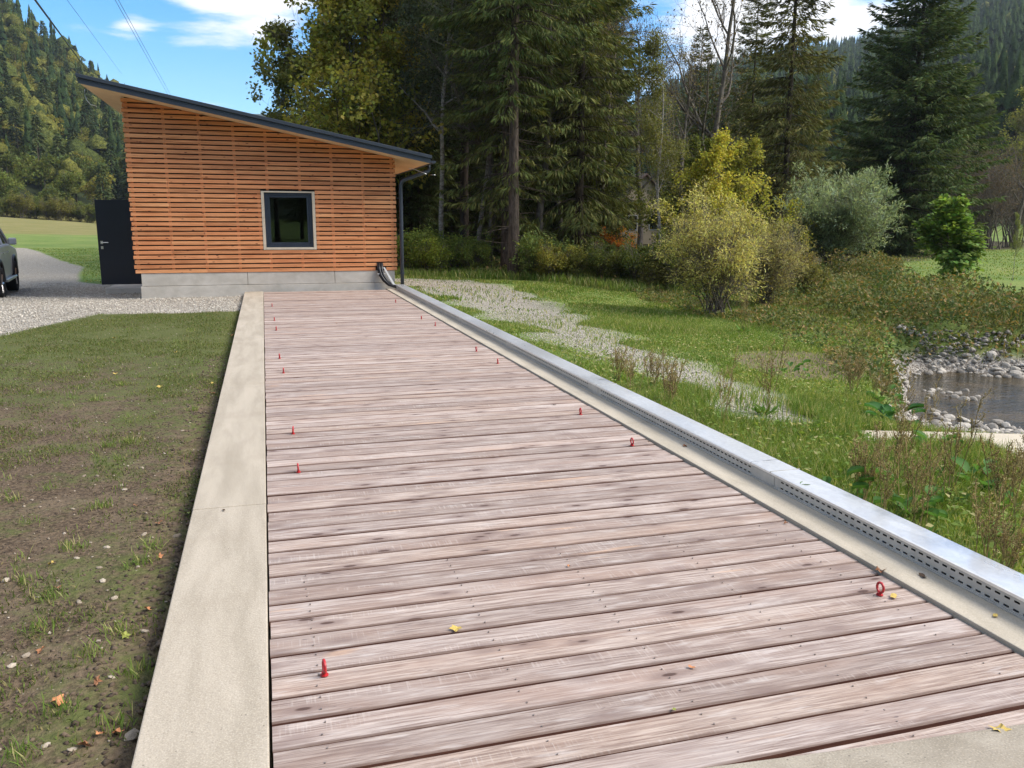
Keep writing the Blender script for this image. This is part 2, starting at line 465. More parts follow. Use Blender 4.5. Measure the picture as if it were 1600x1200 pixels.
def mat_grass(name, a, b, dry, sub=.4):
    m = Mat(name)
    isl = m.n('ShaderNodeNewGeometry').outputs['Random Per Island']
    v = m.vec('Object')
    n = m.noise(v, .55, 4, .6)
    c = m.mix(m.rng(n, .35, .65), a, b)
    c = m.mix(m.rng(isl, .0, 1.0, .0, .8, False), c, tuple(x * .5 for x in a))
    c = m.mix(m.rng(m.math('FRACT', m.math('MULTIPLY', isl, 13.7)), .70, .90, 0, .8), c, dry)
    pr = m.bsdf(c, .65, 0, None, .12)
    tr = m.n('ShaderNodeBsdfTranslucent'); m.put(tr.inputs[0], m.mix(1.0, c, (1.3, 1.25, .6), 'MULTIPLY'))
    ms = m.n('ShaderNodeMixShader'); ms.inputs[0].default_value = sub
    m.t.links.new(pr, ms.inputs[1]); m.t.links.new(tr.outputs[0], ms.inputs[2])
    return m.done(ms.outputs[0])
M['grass'] = mat_grass('meadow_grass', (0.165, 0.265, 0.050), (0.265, 0.345, 0.085), (0.52, 0.45, 0.22))
M['moss'] = mat_grass('moss_blades', (0.12, 0.165, 0.036), (0.17, 0.21, 0.05), (0.27, 0.21, 0.10), .25)
M['bramble'] = mat_grass('bank_leaves', (0.09, 0.15, 0.045), (0.25, 0.23, 0.085), (0.38, 0.24, 0.11), .3)

def mat_stone(name, c0, c1):
    m = Mat(name)
    isl = m.n('ShaderNodeNewGeometry').outputs['Random Per Island']
    r = m.math('FRACT', m.math('ADD', m.math('MULTIPLY', obj_rand(m), 5.7), isl))
    v = m.vec('Object')
    n = m.noise(v, 7, 5, .6)
    c = m.mix(r, c0, c1)
    c = m.mix(m.rng(n, .45, .7, 0, .5), c, tuple(x * .5 for x in c0))
    return m.done(m.bsdf(c, .8, 0, m.bump(m.noise(v, 30, 4), .3, .01), .3))
M['stone'] = mat_stone('river_stone', (0.18, 0.16, 0.135), (0.52, 0.475, 0.41))
M['pebble'] = mat_stone('gravel_pebble', (0.28, 0.25, 0.205), (0.60, 0.55, 0.47))
M['soilstone'] = mat_stone('field_stone', (0.20, 0.155, 0.11), (0.48, 0.41, 0.32))
M['clod'] = mat_stone('earth_clod', (0.06, 0.042, 0.028), (0.15, 0.108, 0.072))

# ------------------------------------------------------------------ terrain
AZT = [(-23.65, .282), (-18.84, .27), (-13.44, .2247), (-11.87, .2), (-10.51, .1833), (-8.97, .158), (-7.37, .1316), (-5.36, .1011), (-2.87, .0727),
       (.15, .0513), (4.55, .0406), (12.11, .0456), (18.94, .0593), (21.87, .0929), (23.1, .1139), (24.72, .1311), (26.72, .1525), (28.69, .1679),
       (31.79, .1792), (34.8, .187), (37.72, .1877), (39.79, .1988), (41.1, .2105), (43.61, .2319), (46.02, .247), (51.63, .2594), (58.8, .2543)]
AZ = np.array([a for a, b in AZT]); TE = np.array([b for a, b in AZT])
STREAM = np.array([(34, 2), (24, 5.2), (17.5, 7.6), (13.2, 9.6), (11.2, 11.4), (11.3, 14.4), (12.8, 18), (15.5, 23), (19, 29), (24, 40)], float)
def seg_dist(x, y, P):
    d = np.full(np.shape(x), 1e9)
    for (ax, ay), (bx, by) in zip(P[:-1], P[1:]):
        vx, vy = bx - ax, by - ay
        t = np.clip(((x - ax) * vx + (y - ay) * vy) / (vx * vx + vy * vy), 0, 1)
        d = np.minimum(d, np.hypot(x - ax - t * vx, y - ay - t * vy))
    return d
def poly_sd(x, y, P):
    """signed distance, positive inside"""
    P = np.asarray(P, float)
    Q = np.vstack([P, P[:1]])
    d = seg_dist(x, y, Q)
    ins = np.zeros(np.shape(x), bool)
    for (ax, ay), (bx, by) in zip(Q[:-1], Q[1:]):
        c = ((ay > y) != (by > y)) & (x < (bx - ax) * (y - ay) / (by - ay + 1e-12) + ax)
        ins ^= c
    return np.where(ins, d, -d)
def wob(x, y, s, ph=0.0):
    return (np.sin(x * s + 1.3 * np.sin(y * s * .7 + ph) + ph) + np.sin(y * s * 1.1 + 1.7 * np.sin(x * s * .6 + ph * 2))) * .5
def Z(x, y):
    x = np.asarray(x, float); y = np.asarray(y, float)
    r = np.hypot(x, y); az = np.degrees(np.arctan2(x, y))
    z = -0.10 + 0 * x
    z = z - .16 * sm(18, 27, y) * (1 - sm(2, 6, x)) - .10 * sm(25, 45, y) * (1 - sm(2, 6, x))
    z = z + .045 * sm(2.9, 3.2, x) * (1 - sm(3.2, 9, x)) - .20 * sm(3.3, 5.6, x) - .06 * sm(6, 9.5, x)
    z = z + .10 * sm(20, 27, y) * sm(4, 8, x)
    z = z + .02 * wob(x, y, 1.7) * sm(.2, 1.2, np.abs(x - 1.3) - 1.9) + .05 * wob(x, y, .33, 1.0) * sm(4, 9, r)
    # left meadow climbs to the wood
    mz = np.interp(az, [-60, -17, -9, 0, 6], [3.4, 2.6, .55, .2, 0]) * sm(55, 200, r) * (y > 0)
    z = z + mz
    # hills
    T = np.interp(az, AZ, TE)
    R0 = np.interp(az, [-20, 0, 12, 25], [200, 200, 150, 130]); R1 = np.interp(az, [-20, 0, 20, 30], [470, 480, 700, 820])
    t = np.clip((r - R0) / (R1 - R0), 0, 1)
    prof = .25 * t + .75 * sm(-.25, 1.12, t) / sm(-.25, 1.12, 1.0) if False else t ** 1.15
    hh = T * R1 - 15
    z = z + np.maximum(hh, 0) * prof * (1 + .03 * wob(x, y, .03) * (1 - t))
    far = sm(1200, 2300, r) * (.118 * 2300 - T * R1) * (T < .13)
    z = z + np.maximum(far, 0)
    # stream channel
    d = seg_dist(x, y, STREAM) * (1 + 1.3 * sm(12.2, 13.6, y)) + .25 * wob(x, y, 1.1, 2)
    near = (y < np.interp(x, [8, 11.2, 13.2, 17.5, 24, 34], [16, 11.4, 9.6, 7.6, 5.2, 2]))
    wo_ = 3.1 + 5.0 * near * (1 - sm(8.0, 12.0, y))
    bed = np.minimum(np.interp(y, [12.3, 14.5], [1.45, .42]), np.interp(x / np.maximum(y, .1), [.84, .93], [.40, 1.45]))
    z = z - (z + bed) * (1 - np.clip((d - 1.4) / (wo_ - 1.4), 0, 1) ** 1.3) * (d < wo_) * (r < 70) * (z > -bed)
    # trough under the deck
    inside = sm(-.42, -.2, x) * (1 - sm(2.75, 3.0, x)) * sm(-3, -2, y) * (1 - sm(19.2, 19.8, y))
    z = z - .28 * inside
    return z

def px_poly(pts, z): return [tuple(at_z(a, b, z)[:2]) for a, b in pts]
GRAV_L = [(-0.40, 16.15), (-1.8, 16.25), (-2.9, 16.35), (-3.45, 14.9), (-3.85, 13.6), (-7, 11.8), (-20, 9), (-30, 30), (-22, 62), (-14.7, 60.5), (-12.6, 55), (-9.3, 44),
          (-6.9, 36.5), (-6.0, 31), (-5.3, 27.4), (-4.6, 26.4), (-3.2, 26.0), (-2.4, 26), (3.4, 26.2), (3.2, 19.9), (-.4, 19.9)]
PATH_R = [(3.3, 25), (3.45, 19.5), (3.65, 17.0), (3.9, 13), (3.85, 10.6), (3.9, 9.0), (4.1, 7.6), (4.1, 6.1), (4.9, 5.8), (5.3, 7.6), (5.3, 9.5), (5.6, 13.3), (6.1, 18), (6.5, 23.0), (5.0, 25.8)]
SOIL = [(-.3, -6), (-.3, 16.2), (-1.8, 16.3), (-2.9, 16.4), (-3.5, 14.9), (-3.9, 13.6), (-7, 11.8), (-20, 9), (-20, -6)]
BARE = px_poly([(1130, 560), (1240, 548), (1330, 548), (1410, 560), (1425, 577), (1330, 592), (1230, 598), (1160, 578)], -.35)
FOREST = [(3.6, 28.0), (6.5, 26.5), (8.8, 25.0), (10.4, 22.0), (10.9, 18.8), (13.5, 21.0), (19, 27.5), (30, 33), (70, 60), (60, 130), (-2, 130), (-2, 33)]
DRY_L = [(-100, 100), (-24.0, 92), (-10, 97), (0, 130), (0, 400), (-200, 400)]

nu, nv = 310, 360
uu = np.linspace(-math.asinh(2600 / 6), math.asinh(2600 / 6), nu); vv = np.linspace(-math.asinh(900 / 8), math.asinh(2800 / 8), nv)
gx = 1.5 + 6 * np.sinh(uu); gy = 9 + 8 * np.sinh(vv)
GX, GY = np.meshgrid(gx, gy)
GZ = Z(GX, GY)
V = np.stack([GX.ravel(), GY.ravel(), GZ.ravel()], 1)
ii = np.arange((nv - 1) * (nu - 1)); ri = ii // (nu - 1); ci = ii % (nu - 1)
a = ri * nu + ci
F = np.stack([a, a + 1, a + nu + 1, a + nu], 1)

def mat_ground():
    m = Mat('ground_cover')
    v = m.vec('Object')
    def att(n):
        q = m.n('ShaderNodeAttribute', attribute_name=n); return q.outputs['Fac']
    nA = m.noise(v, 1.3, 6, .65); nB = m.noise(v, 9, 5, .65); nC = m.noise(v, 45, 4, .6); nD = m.noise(v, .25, 4, .6)
    jit = m.math('ADD', m.math('MULTIPLY', m.math('SUBTRACT', nA, .5), 1.5), m.math('MULTIPLY', m.math('SUBTRACT', nB, .5), .7))
    def zone(n, w=.12, k=1.0):
        return m.rng(m.math('ADD', att(n), m.math('MULTIPLY', jit, k)), -w, w)
    # grass base
    g = m.mix(m.rng(nD, .35, .65), (0.13, 0.20, 0.045), (0.20, 0.25, 0.065))
    g = m.mix(m.rng(nB, .4, .7, 0, .5), g, (0.05, 0.085, 0.02))
    g = m.mix(m.rng(nA, .55, .72, 0, .65), g, (0.27, 0.225, 0.11))
    # dry upper meadow
    g = m.mix(zone('dry', 2.0, 3.0), g, m.mix(m.rng(nD, .3, .7), (0.17, 0.165, 0.05), (0.23, 0.20, 0.08)))
    # soil with moss
    soil = m.mix(m.rng(nC, .3, .7), (0.048, 0.033, 0.021), (0.160, 0.115, 0.074))
    soil = m.mix(m.rng(m.noise(v, 3.3, 4), .45, .7, 0, .5), soil, (0.185, 0.14, 0.092))
    moss = m.mix(nC, (0.060, 0.078, 0.022), (0.125, 0.145, 0.040))
    mf = m.math('ADD', m.math('ADD', m.math('MULTIPLY', nA, .75), m.math('MULTIPLY', nB, .5)), m.math('MULTIPLY', att('mossy'), .30))
    soil = m.mix(m.rng(mf, .62, .86, 0, .85), soil, moss)
    vs = m.voro(v, 34); soil = m.mix(m.math('MULTIPLY', m.rng(vs, .10, .16, 1, 0), m.rng(nB, .5, .6)), soil, (0.30, .26, .20))
    c = m.mix(zone('soil', .1, .15), g, soil)
    # bare earth
    c = m.mix(m.math('MULTIPLY', zone('bare', .25, .9), .85), c, m.mix(nC, (0.11, 0.075, 0.05), (0.21, 0.155, 0.11)))
    # forest floor
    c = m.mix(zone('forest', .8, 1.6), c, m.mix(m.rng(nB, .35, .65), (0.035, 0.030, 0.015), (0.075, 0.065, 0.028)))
    # gravel
    gv = m.voro(v, 42, 'F1', 'Color'); bw = m.n('ShaderNodeRGBToBW'); m.put(bw.inputs[0], gv)
    gd = m.voro(v, 42)
    grav = m.mix(m.rng(bw.outputs[0], .15, .85), (0.28, 0.25, 0.20), (0.58, 0.525, 0.445))
    grav = m.mix(m.rng(gd, .35, .75, 0, .6), grav, (0.14, 0.125, 0.105))
    grav = m.mix(m.rng(nA, .55, .75, 0, .4), grav, (0.30, .27, .21))
    gz = m.math('MAXIMUM', zone('gravl', .1, .25), m.math('MULTIPLY', zone('gravr', .5, .55), .95))
    c = m.mix(gz, c, grav)
    # stream bed by height
    sepz = m.n('ShaderNodeSeparateXYZ'); m.put(sepz.inputs[0], v)
    bed = m.math('MULTIPLY', m.rng(m.math('ADD', sepz.outputs[2], m.math('MULTIPLY', jit, .12)), -1.0, -.8, 1, 0), 1.0)
    c = m.mix(bed, c, m.mix(m.rng(bw.outputs[0], .2, .8), (0.12, 0.10, 0.08), (0.38, 0.35, 0.31)))
    # wooded slopes
    far = m.rng(att('wood'), .2, .5)
    c = m.mix(far, c, m.mix(nD, (0.022, 0.034, 0.014), (0.045, 0.055, 0.022)))
    h = m.math('ADD', m.math('MULTIPLY', nC, .5), m.math('MULTIPLY', nB, 1.2))
    h = m.math('SUBTRACT', h, m.math('MULTIPLY', gz, m.math('MULTIPLY', gd, 1.0)))
    return m.done(m.bsdf(c, .9, 0, m.bump(h, .8, .03), .15))
M['ground'] = mat_ground()
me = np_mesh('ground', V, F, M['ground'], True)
fx, fy = GX.ravel(), GY.ravel()
fr = np.hypot(fx, fy)
def setatt(n, arr):
    a_ = me.attributes.new(n, 'FLOAT', 'POINT'); a_.data.foreach_set('value', np.asarray(arr, np.float32))
setatt('gravl', np.clip(poly_sd(fx, fy, GRAV_L), -8, 8)); setatt('gravr', np.clip(poly_sd(fx, fy, PATH_R), -8, 8))
setatt('soil', np.clip(poly_sd(fx, fy, SOIL), -8, 8)); setatt('bare', np.clip(poly_sd(fx, fy, BARE), -8, 8))
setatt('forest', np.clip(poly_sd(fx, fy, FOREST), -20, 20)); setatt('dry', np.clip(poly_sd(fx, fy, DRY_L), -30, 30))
setatt('mossy', sm(5, 15, fy) + .25 * sm(-1.6, -.9, fx))
AZf = np.degrees(np.arctan2(fx, fy))
R0f = np.interp(AZf, [-20, 0, 12, 25], [203, 203, 150, 135])
setatt('wood', sm(0, 12, fr - R0f))
tag(add('ground', me), kind='structure')

# ------------------------------------------------------------------ water
wm = Mat('stream_water')
v = wm.vec('Object', (1, 1, 1)); v2 = wm.vec('Object', (1.0, 2.6, 1), None, (0, 0, .5))
h = wm.math('ADD', wm.noise(v2, 3.2, 4, .6, .8), wm.math('MULTIPLY', wm.noise(v, 14, 3), .25))
deep = wm.mix(wm.rng(wm.noise(v, 1.2, 4), .35, .65), (0.022, 0.018, 0.009), (0.075, 0.052, 0.024))
M['water'] = wm.done(wm.bsdf(deep, .05, 0, wm.bump(h, .55, .10), .35))
wp = []
off = np.linspace(-3.2, 3.2, 15)
cen = []
for p, q in zip(STREAM[:-1], STREAM[1:]):
    for t in np.linspace(0, 1, 10, endpoint=False): cen.append(p + (q - p) * t)
cen = np.array(cen); cen = np.array([cen[max(0, i - 4):i + 5].mean(0) for i in range(len(cen))])
tan = np.gradient(cen, axis=0); tan /= np.linalg.norm(tan, axis=1)[:, None]
nrm = np.stack([-tan[:, 1], tan[:, 0]], 1)
wv = [(c[0] + n[0] * o_, c[1] + n[1] * o_, -1.20) for c, n in zip(cen, nrm) for o_ in off]
wf = [(i * 15 + j, i * 15 + j + 1, (i + 1) * 15 + j + 1, (i + 1) * 15 + j) for i in range(len(cen) - 1) for j in range(14)]
tag(add('stream_water', np_mesh('stream_water', wv, wf, M['water'], True)), kind='structure')

# ------------------------------------------------------------------ kerb, strip, apron, slab
kerb = thing('concrete_kerb', 'long pale concrete kerb along the left side of the timber deck', 'kerb', (-.26, 0, 0))
ys = [-2.0, 1.2, 4.75, 8.3, 11.83, 15.4, 19.46]
for y0, y1 in zip(ys[:-1], ys[1:]):
    b = MB(); b.box(-.458, -.062, y0 + .003, y1 - .003, -.45, rnd.uniform(-.002, .001)); b.build('kerb_section', M['kerb'], kerb, bevel=.006)
strip = thing('concrete_strip', 'narrow raised concrete strip between the deck planks and the cable tray', 'strip', (2.8, 0, 0))
ys = [-2.0, 5.9, 12.6, 19.46]
for y0, y1 in zip(ys[:-1], ys[1:]):
    b = MB(); b.box(2.668, 3.11, y0 + .003, y1 - .003, -.45, .016); b.build('strip_section', M['strip'], strip, bevel=.004)
b = MB(); ap = [(-.045, -2.0), (2.662, -2.0), (2.662, 1.84), (2.2, 1.868), (1.7, 1.905), (1.2, 1.95), (.6, 1.97), (-.045, 2.0)]
b.prism_z(ap, -.45, .006)
tag(b.build('concrete_apron', M['apron'], bevel=.005), kind='structure')
b = MB(); sp = px_poly([(1335, 671), (1480, 674), (1760, 682), (1800, 800), (1540, 688), (1440, 689), (1352, 692)], -.17)
b.prism_z(sp[::-1], -1.6, -.17)
tag(b.build('concrete_weir', M['slab'], bevel=.02), 'pale concrete weir slab beside the stream at the right edge', 'weir')

# ------------------------------------------------------------------ timber deck
deck = thing('timber_deck', 'long deck of weathered pinkish grey larch planks leading to the shed', 'deck', (-.053, 1.9, 0))
pm = []
for k in range(8):
    q = random.Random(k); w_, L_ = .1355 + q.uniform(-.002, .002), 2.712
    n_ = 9; c_ = .005
    vs, fs, mi = [], [], []
    for i in range(n_):
        x = L_ * i / (n_ - 1); dz = q.uniform(-.0012, .0012) * (0 < i < n_ - 1); e0 = q.uniform(-.0016, .0016); e1 = q.uniform(-.0016, .0016)
        vs += [(x, e0, -.032), (x, e0, -c_ + dz), (x, e0 + c_, dz), (x, w_ + e1 - c_, dz), (x, w_ + e1, -c_ + dz), (x, w_ + e1, -.032)]
    for i in range(n_ - 1):
        for j in range(6):
            a0, b0 = i * 6 + j, i * 6 + (j + 1) % 6
            fs.append((a0, a0 + 6, b0 + 6, b0)); mi.append(0 if j in (1, 2, 3) else 1)
    fs += [(0, 1, 2, 3, 4, 5), tuple(range(len(vs) - 1, len(vs) - 7, -1))]; mi += [1, 1]
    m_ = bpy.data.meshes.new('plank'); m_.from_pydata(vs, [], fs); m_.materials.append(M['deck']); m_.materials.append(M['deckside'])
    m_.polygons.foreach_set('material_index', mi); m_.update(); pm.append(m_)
PITCH = .1465
py0 = 2.392 - 5 * PITCH
npl = 120
sc_ = MB()
for i in range(npl):
    y = py0 + i * PITCH + .0055
    if y + .14 > 19.47: break
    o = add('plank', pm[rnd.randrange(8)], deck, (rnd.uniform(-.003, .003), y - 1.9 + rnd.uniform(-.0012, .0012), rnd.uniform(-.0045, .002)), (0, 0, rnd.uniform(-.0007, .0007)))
    if rnd.random() < .5:
        pass
    for xs in (.15, .82, 1.36, 1.95, 2.52):
        for yo in (.035, .105):
            if y < 3.6:
                cxs, cys = xs - .045 + rnd.uniform(-.008, .008), y + yo + rnd.uniform(-.006, .006)
                ps = [(cxs + .0030 * math.cos(t * math.pi / 3), cys + .0030 * math.sin(t * math.pi / 3)) for t in range(6)]
                sc_.prism_z(ps, -.003, .0022)
tag(sc_.build('screw_heads', M['screw'], deck), kind='stuff')
b = MB()
for xs in (.10, .78, 1.33, 1.9, 2.47): b.box(xs - .03, xs + .03, 2.0, 19.45, -.13, -.036)
tag(b.build('joists', M['deckside'], deck), kind='stuff')

# ------------------------------------------------------------------ lifting eyes
def eye_bolt():
    t = thing('eye_bolt', 'x', 'eye bolt', (0, 0, 0), 'red eye bolts screwed into the deck')
    b = MB()
    n, k = 20, 8; R, r = .0215, .0055
    vs = []; fs = []
    for i in range(n):
        A = 2 * math.pi * i / n
        for j in range(k):
            B = 2 * math.pi * j / k
            rr = R + r * math.cos(B)
            vs.append((r * math.sin(B), rr * math.cos(A), .034 + rr * math.sin(A)))
            fs.append((i * k + j, ((i + 1) % n) * k + j, ((i + 1) % n) * k + (j + 1) % k, i * k + (j + 1) % k))
    b.add(vs, fs); ring = b.build('ring', M['red'], t, True)
    b = MB()
    for (z0, z1, r0) in ((0, .004, .015), (.004, .013, .010)):
        b.prism_z([(r0 * math.cos(a * math.pi / 6), r0 * math.sin(a * math.pi / 6)) for a in range(12)], z0, z1)
    col = b.build('collar', M['red'], t)
    KIDS[t.name] = [ring, col]
    return t
EB = [(.13, 2.79, 'large red eye bolt seen edge on near the front left of the deck'), (.14, 5.31, 'second red eye bolt from the front in the left row'),
      (.14, 6.32, 'third red eye bolt from the front in the left row'), (.13, 8.95, 'fourth red eye bolt from the front in the left row'), (.11, 9.93, 'fifth red eye bolt from the front in the left row'),
      (.11, 12.52, 'tiny red eye bolt, sixth from the front in the left row'), (.10, 13.74, 'tiny red eye bolt, seventh from the front in the left row'), (.09, 15.99, 'small red eye bolt far back in the left row near the shed'),
      (2.50, 2.79, 'nearest red ring bolt of the right row, standing open beside a yellow leaf'), (2.48, 5.33, 'second red ring bolt from the front in the right row'),
      (2.47, 6.34, 'third red ring bolt from the front in the right row'), (2.47, 8.94, 'fourth red ring bolt from the front in the right row'), (2.45, 9.86, 'fifth red ring bolt from the front in the right row'),
      (2.45, 12.46, 'tiny red ring bolt, sixth from the front in the right row'), (2.40, 13.35, 'tiny red ring bolt, seventh from the front in the right row'), (2.41, 16.2, 'small red ring bolt far back in the right row near the shed')]
t0 = eye_bolt()
for i, (x, y, lb) in enumerate(EB):
    o = t0 if i == 0 else dup(t0, (0, 0, 0))
    o['label'] = lb; o.location = (x, y, .0); o.rotation_euler = (rnd.uniform(-.05, .05), rnd.uniform(-.05, .05), rnd.uniform(-.15, .15))

# ------------------------------------------------------------------ cable tray
tray = thing('cable_tray', 'galvanised steel cable tray with slotted sides along the right of the deck', 'cable tray', (3.0, 0, 0))
TX0, TX1, TZ0, TZ1 = 2.880, 3.075, .020, .104
tj = [-1.2, 1.6, 4.4, 7.2, 10.0, 12.75, 15.5, 19.30]
for y0, y1 in zip(tj[:-1], tj[1:]):
    b = MB()
    # side wall with two rows of slots
    L = y1 - y0 - .004
    n = int((L - .30) / .048)
    rows = [(TZ0, .0325, 0), (.0325, .0415, 1), (.0415, .0690, 0), (.0690, .0780, 1), (.0780, TZ1 - .002, 0)]
    for za, zb, slot in rows:
        if not slot:
            b.add([(TX0, y0, za), (TX0, y0 + L, za), (TX0, y0 + L, zb), (TX0, y0, zb)], [(0, 3, 2, 1)])
        else:
            ya = y0
            for k in range(n):
                s0 = y0 + .02 + .048 * k; s1 = s0 + .027
                b.add([(TX0, ya, za), (TX0, s0, za), (TX0, s0, zb), (TX0, ya, zb)], [(0, 3, 2, 1)])
                ya = s1
            b.add([(TX0, ya, za), (TX0, y0 + L, za), (TX0, y0 + L, zb), (TX0, ya, zb)], [(0, 3, 2, 1)])
    b.add([(TX1, y0, TZ0), (TX1, y0 + L, TZ0), (TX1, y0 + L, TZ1 - .002), (TX1, y0, TZ1 - .002)], [(0, 1, 2, 3)])
    b.add([(TX0, y0, TZ0), (TX1, y0, TZ0), (TX1, y0 + L, TZ0), (TX0, y0 + L, TZ0)], [(0, 1, 2, 3)])
    # bottom lip
    b.box(TX0 - .006, TX0 - .001, y0, y0 + L, TZ0 - .003, TZ0 + .006)
    b.build('tray_side', M['galv_side'], tray)
    # coupling plate near the joint with small holes
    b = MB(); b.box(TX0 - .003, TX0 - .0005, y1 - .24, y1 - .004, TZ0 + .008, TZ1 - .016); b.build('coupling_plate', M['galv_side'], tray)
    # lid
    b = MB()
    la = y0 + .02; lb = y1 + .016
    nn = 14
    q = random.Random(int(y0 * 10))
    top = []
    for i in range(nn + 1):
        y = la + (lb - la) * i / nn; dz = q.uniform(-.0013, .0013)
        top += [(TX0 - .004, y, TZ1 - .013), (TX0 - .004, y, TZ1 + dz * .2), (TX0 + .006, y, TZ1 + .003 + dz * .3), (TX0 + .07, y, TZ1 + .004 + dz), (TX0 + .13, y, TZ1 + .004 - dz), (TX1 - .004, y, TZ1 + .003), (TX1 + .004, y, TZ1), (TX1 + .004, y, TZ1 - .013)]
    fs = [(i * 8 + j, i * 8 + j + 1, (i + 1) * 8 + j + 1, (i + 1) * 8 + j) for i in range(nn) for j in range(7)]
    b.add(top, [tuple(reversed(f)) for f in fs]); b.build('lid', M['galv'], tray)
    b = MB(); b.box(TX0 - .006, TX1 + .006, y1 - .20 + .0, y1 - .195, TZ1 - .005, TZ1 + .0065)
    b.build('lid_seam', M['galv_side'], tray)
b = MB()
for k in range(4): b.tube([(2.93 + .04 * k, y, .038 + .004 * math.sin(y + k)) for y in np.linspace(-1, 19.3, 12)], .012, 6)
b.build('power_cables', M['black'], tray, True)

# ------------------------------------------------------------------ shed
shed = thing('timber_shed', 'small shed clad in orange larch slats with a dark monopitch roof', 'shed', (0, 19.5, 0))
def SOF(x): return 4.06 - .196 * (x + 2.68)
def clip_top(poly, off=0.0):
    out = []
    n = len(poly)
    for i in range(n):
        p, q = poly[i], poly[(i + 1) % n]
        dp, dq = SOF(p[0]) - off - p[1], SOF(q[0]) - off - q[1]
        if dp >= 0: out.append(p)
        if (dp >= 0) != (dq >= 0):
            t = dp / (dp - dq); out.append((p[0] + t * (q[0] - p[0]), p[1] + t * (q[1] - p[1])))
    return out
WX0, WX1, WY0, WY1 = -2.62, 2.92, 19.556, 26.0
# wall core, as four walls with a window opening in the front one
wz = .43
ox0, ox1, oz0, oz1 = .052, 1.084, .96, 2.16
def wallprism(poly):
    b_ = MB(); b_.prism_y(poly, WY0, WY0 + .12); return b_
b = MB()
for poly in ([(WX0, wz), (ox0, wz), (ox0, SOF(ox0)), (WX0, SOF(WX0))], [(ox1, wz), (WX1, wz), (WX1, SOF(WX1)), (ox1, SOF(ox1))],
             [(ox0, wz), (ox1, wz), (ox1, oz0), (ox0, oz0)], [(ox0, oz1), (ox1, oz1), (ox1, SOF(ox1)), (ox0, SOF(ox0))]):
    b.prism_y([(x, z - (.004 if z > 2.2 else 0)) for x, z in poly], WY0, WY0 + .12)
b.prism_x([(WY0 + .122, wz), (WY1, wz), (WY1, SOF(WX0) - .004), (WY0 + .122, SOF(WX0) - .004)], WX0, WX0 + .12)
b.prism_x([(WY0 + .122, wz), (WY1, wz), (WY1, SOF(WX1) - .004), (WY0 + .122, SOF(WX1) - .004)], WX1 - .12, WX1)
b.prism_y([(WX0 + .122, wz), (WX1 - .122, wz), (WX1 - .122, SOF(WX1 - .122) - .004), (WX0 + .122, SOF(WX0 + .122) - .004)], WY1 - .12, WY1)
b.build('wall', [M['membrane']], shed)
b = MB(); b.box(WX0 + .13, WX1 - .13, WY0 + .13, WY1 - .13, .44, .46); b.build('inner_floor', M['room'], shed)
b = MB(); b.box(ox0 - .3, ox1 + .3, WY0 + 1.6, WY0 + 1.64, .47, 2.6); b.build('inner_wall', M['room'], shed)
# battens
bat = [-2.60, -1.90, -1.21, -.52, .14, .83, 1.53, 2.22, 2.87]
for x in bat:
    segs_ = [(.44, SOF(x + .06) - .01)]
    if -.02 < x < 1.15: segs_ = [(.44, .90), (2.205, SOF(x + .06) - .01)]
    for z0, z1 in segs_:
        b = MB(); b.box(x - .03, x + .03, 19.526, 19.553, z0, z1); b.build('batten', M['larch'], shed)
for x in (-.055, 1.19):
    b = MB(); b.box(x - .03, x + .03, 19.526, 19.553, .905, 2.20); b.build('batten', M['larch'], shed)
# slats
row = 0
z = .427
while z < 4.05:
    h_ = .0735 + rnd.uniform(-.001, .001)
    xl = -2.685 + (.0 if row % 2 else .022); xr = 2.965 + (.0 if row % 2 else -.014)
    spans = [(xl, xr)]
    if z + h_ > .909 and z < 2.19: spans = [(xl, -.012), (1.148, xr)]
    if row == 0: spans = [(xl, 2.455), (2.70, xr)]
    for (xa, xb) in spans:
        cuts = [xa]
        cand = [x for x in bat if xa + .5 < x < xb - .4]
        rnd.shuffle(cand)
        k = 2 if xb - xa > 4 else (1 if xb - xa > 1.7 else 0)
        for c_ in sorted(cand[:k]):
            if c_ - cuts[-1] > .65: cuts.append(c_)
        cuts.append(xb)
        for ca, cb_ in zip(cuts[:-1], cuts[1:]):
            poly = clip_top([(ca + .0015, z), (cb_ - .0015, z), (cb_ - .0015, z + h_), (ca + .0015, z + h_)], .006)
            if len(poly) < 3 or max(p[0] for p in poly) - min(p[0] for p in poly) < .05: continue
            yo = rnd.uniform(-.0015, .0015)
            cxm = (ca + cb_) / 2
            vs = [(x - cxm, zz - z) for x, zz in poly]
            b = MB(); b.prism_y(vs, 0, .024)
            o = b.build('slat', M['larch'], None)
            o.parent = shed; o.location = (cxm, yo, z)
    z += .1005; row += 1
# side slats, one joined mesh per hidden side
for (x0, x1) in ((WX0 - .052, WX0 - .028), (WX1 + .012, WX1 + .036)):
    b = MB(); z = .427; k = 0
    while z < SOF(x0) - .1:
        b.box(x0, x1, 19.527 if k % 2 else 19.53, 26.0, z, z + .066); z += .1005; k += 1
    tag(b.build('side_slats', M['larch'], shed), kind='stuff')
# concrete base
b = MB(); b.box(-2.585, 2.885, 19.49, 26.0, -.5, .142); b.build('foundation', M['conc'], shed, bevel=.006)
for x0, x1 in ((-2.60, -2.30), (-2.30, -.382), (-.382, 1.521), (1.521, 2.90)):
    if x0 == -2.60: x0 = -2.565
    if x0 == -2.30: continue
    if x0 == -2.565: x1 = -.382
    b = MB(); b.box(x0 + .004, x1 - .004, 19.512, 19.66, .150, .424); b.build('base_panel', M['conc'], shed, bevel=.006)
b = MB(); b.box(-2.55, -2.4, 19.67, 26.0, .150, .424); b.box(2.73, 2.88, 19.67, 26.0, .150, .424); b.build('side_base', M['conc'], shed)
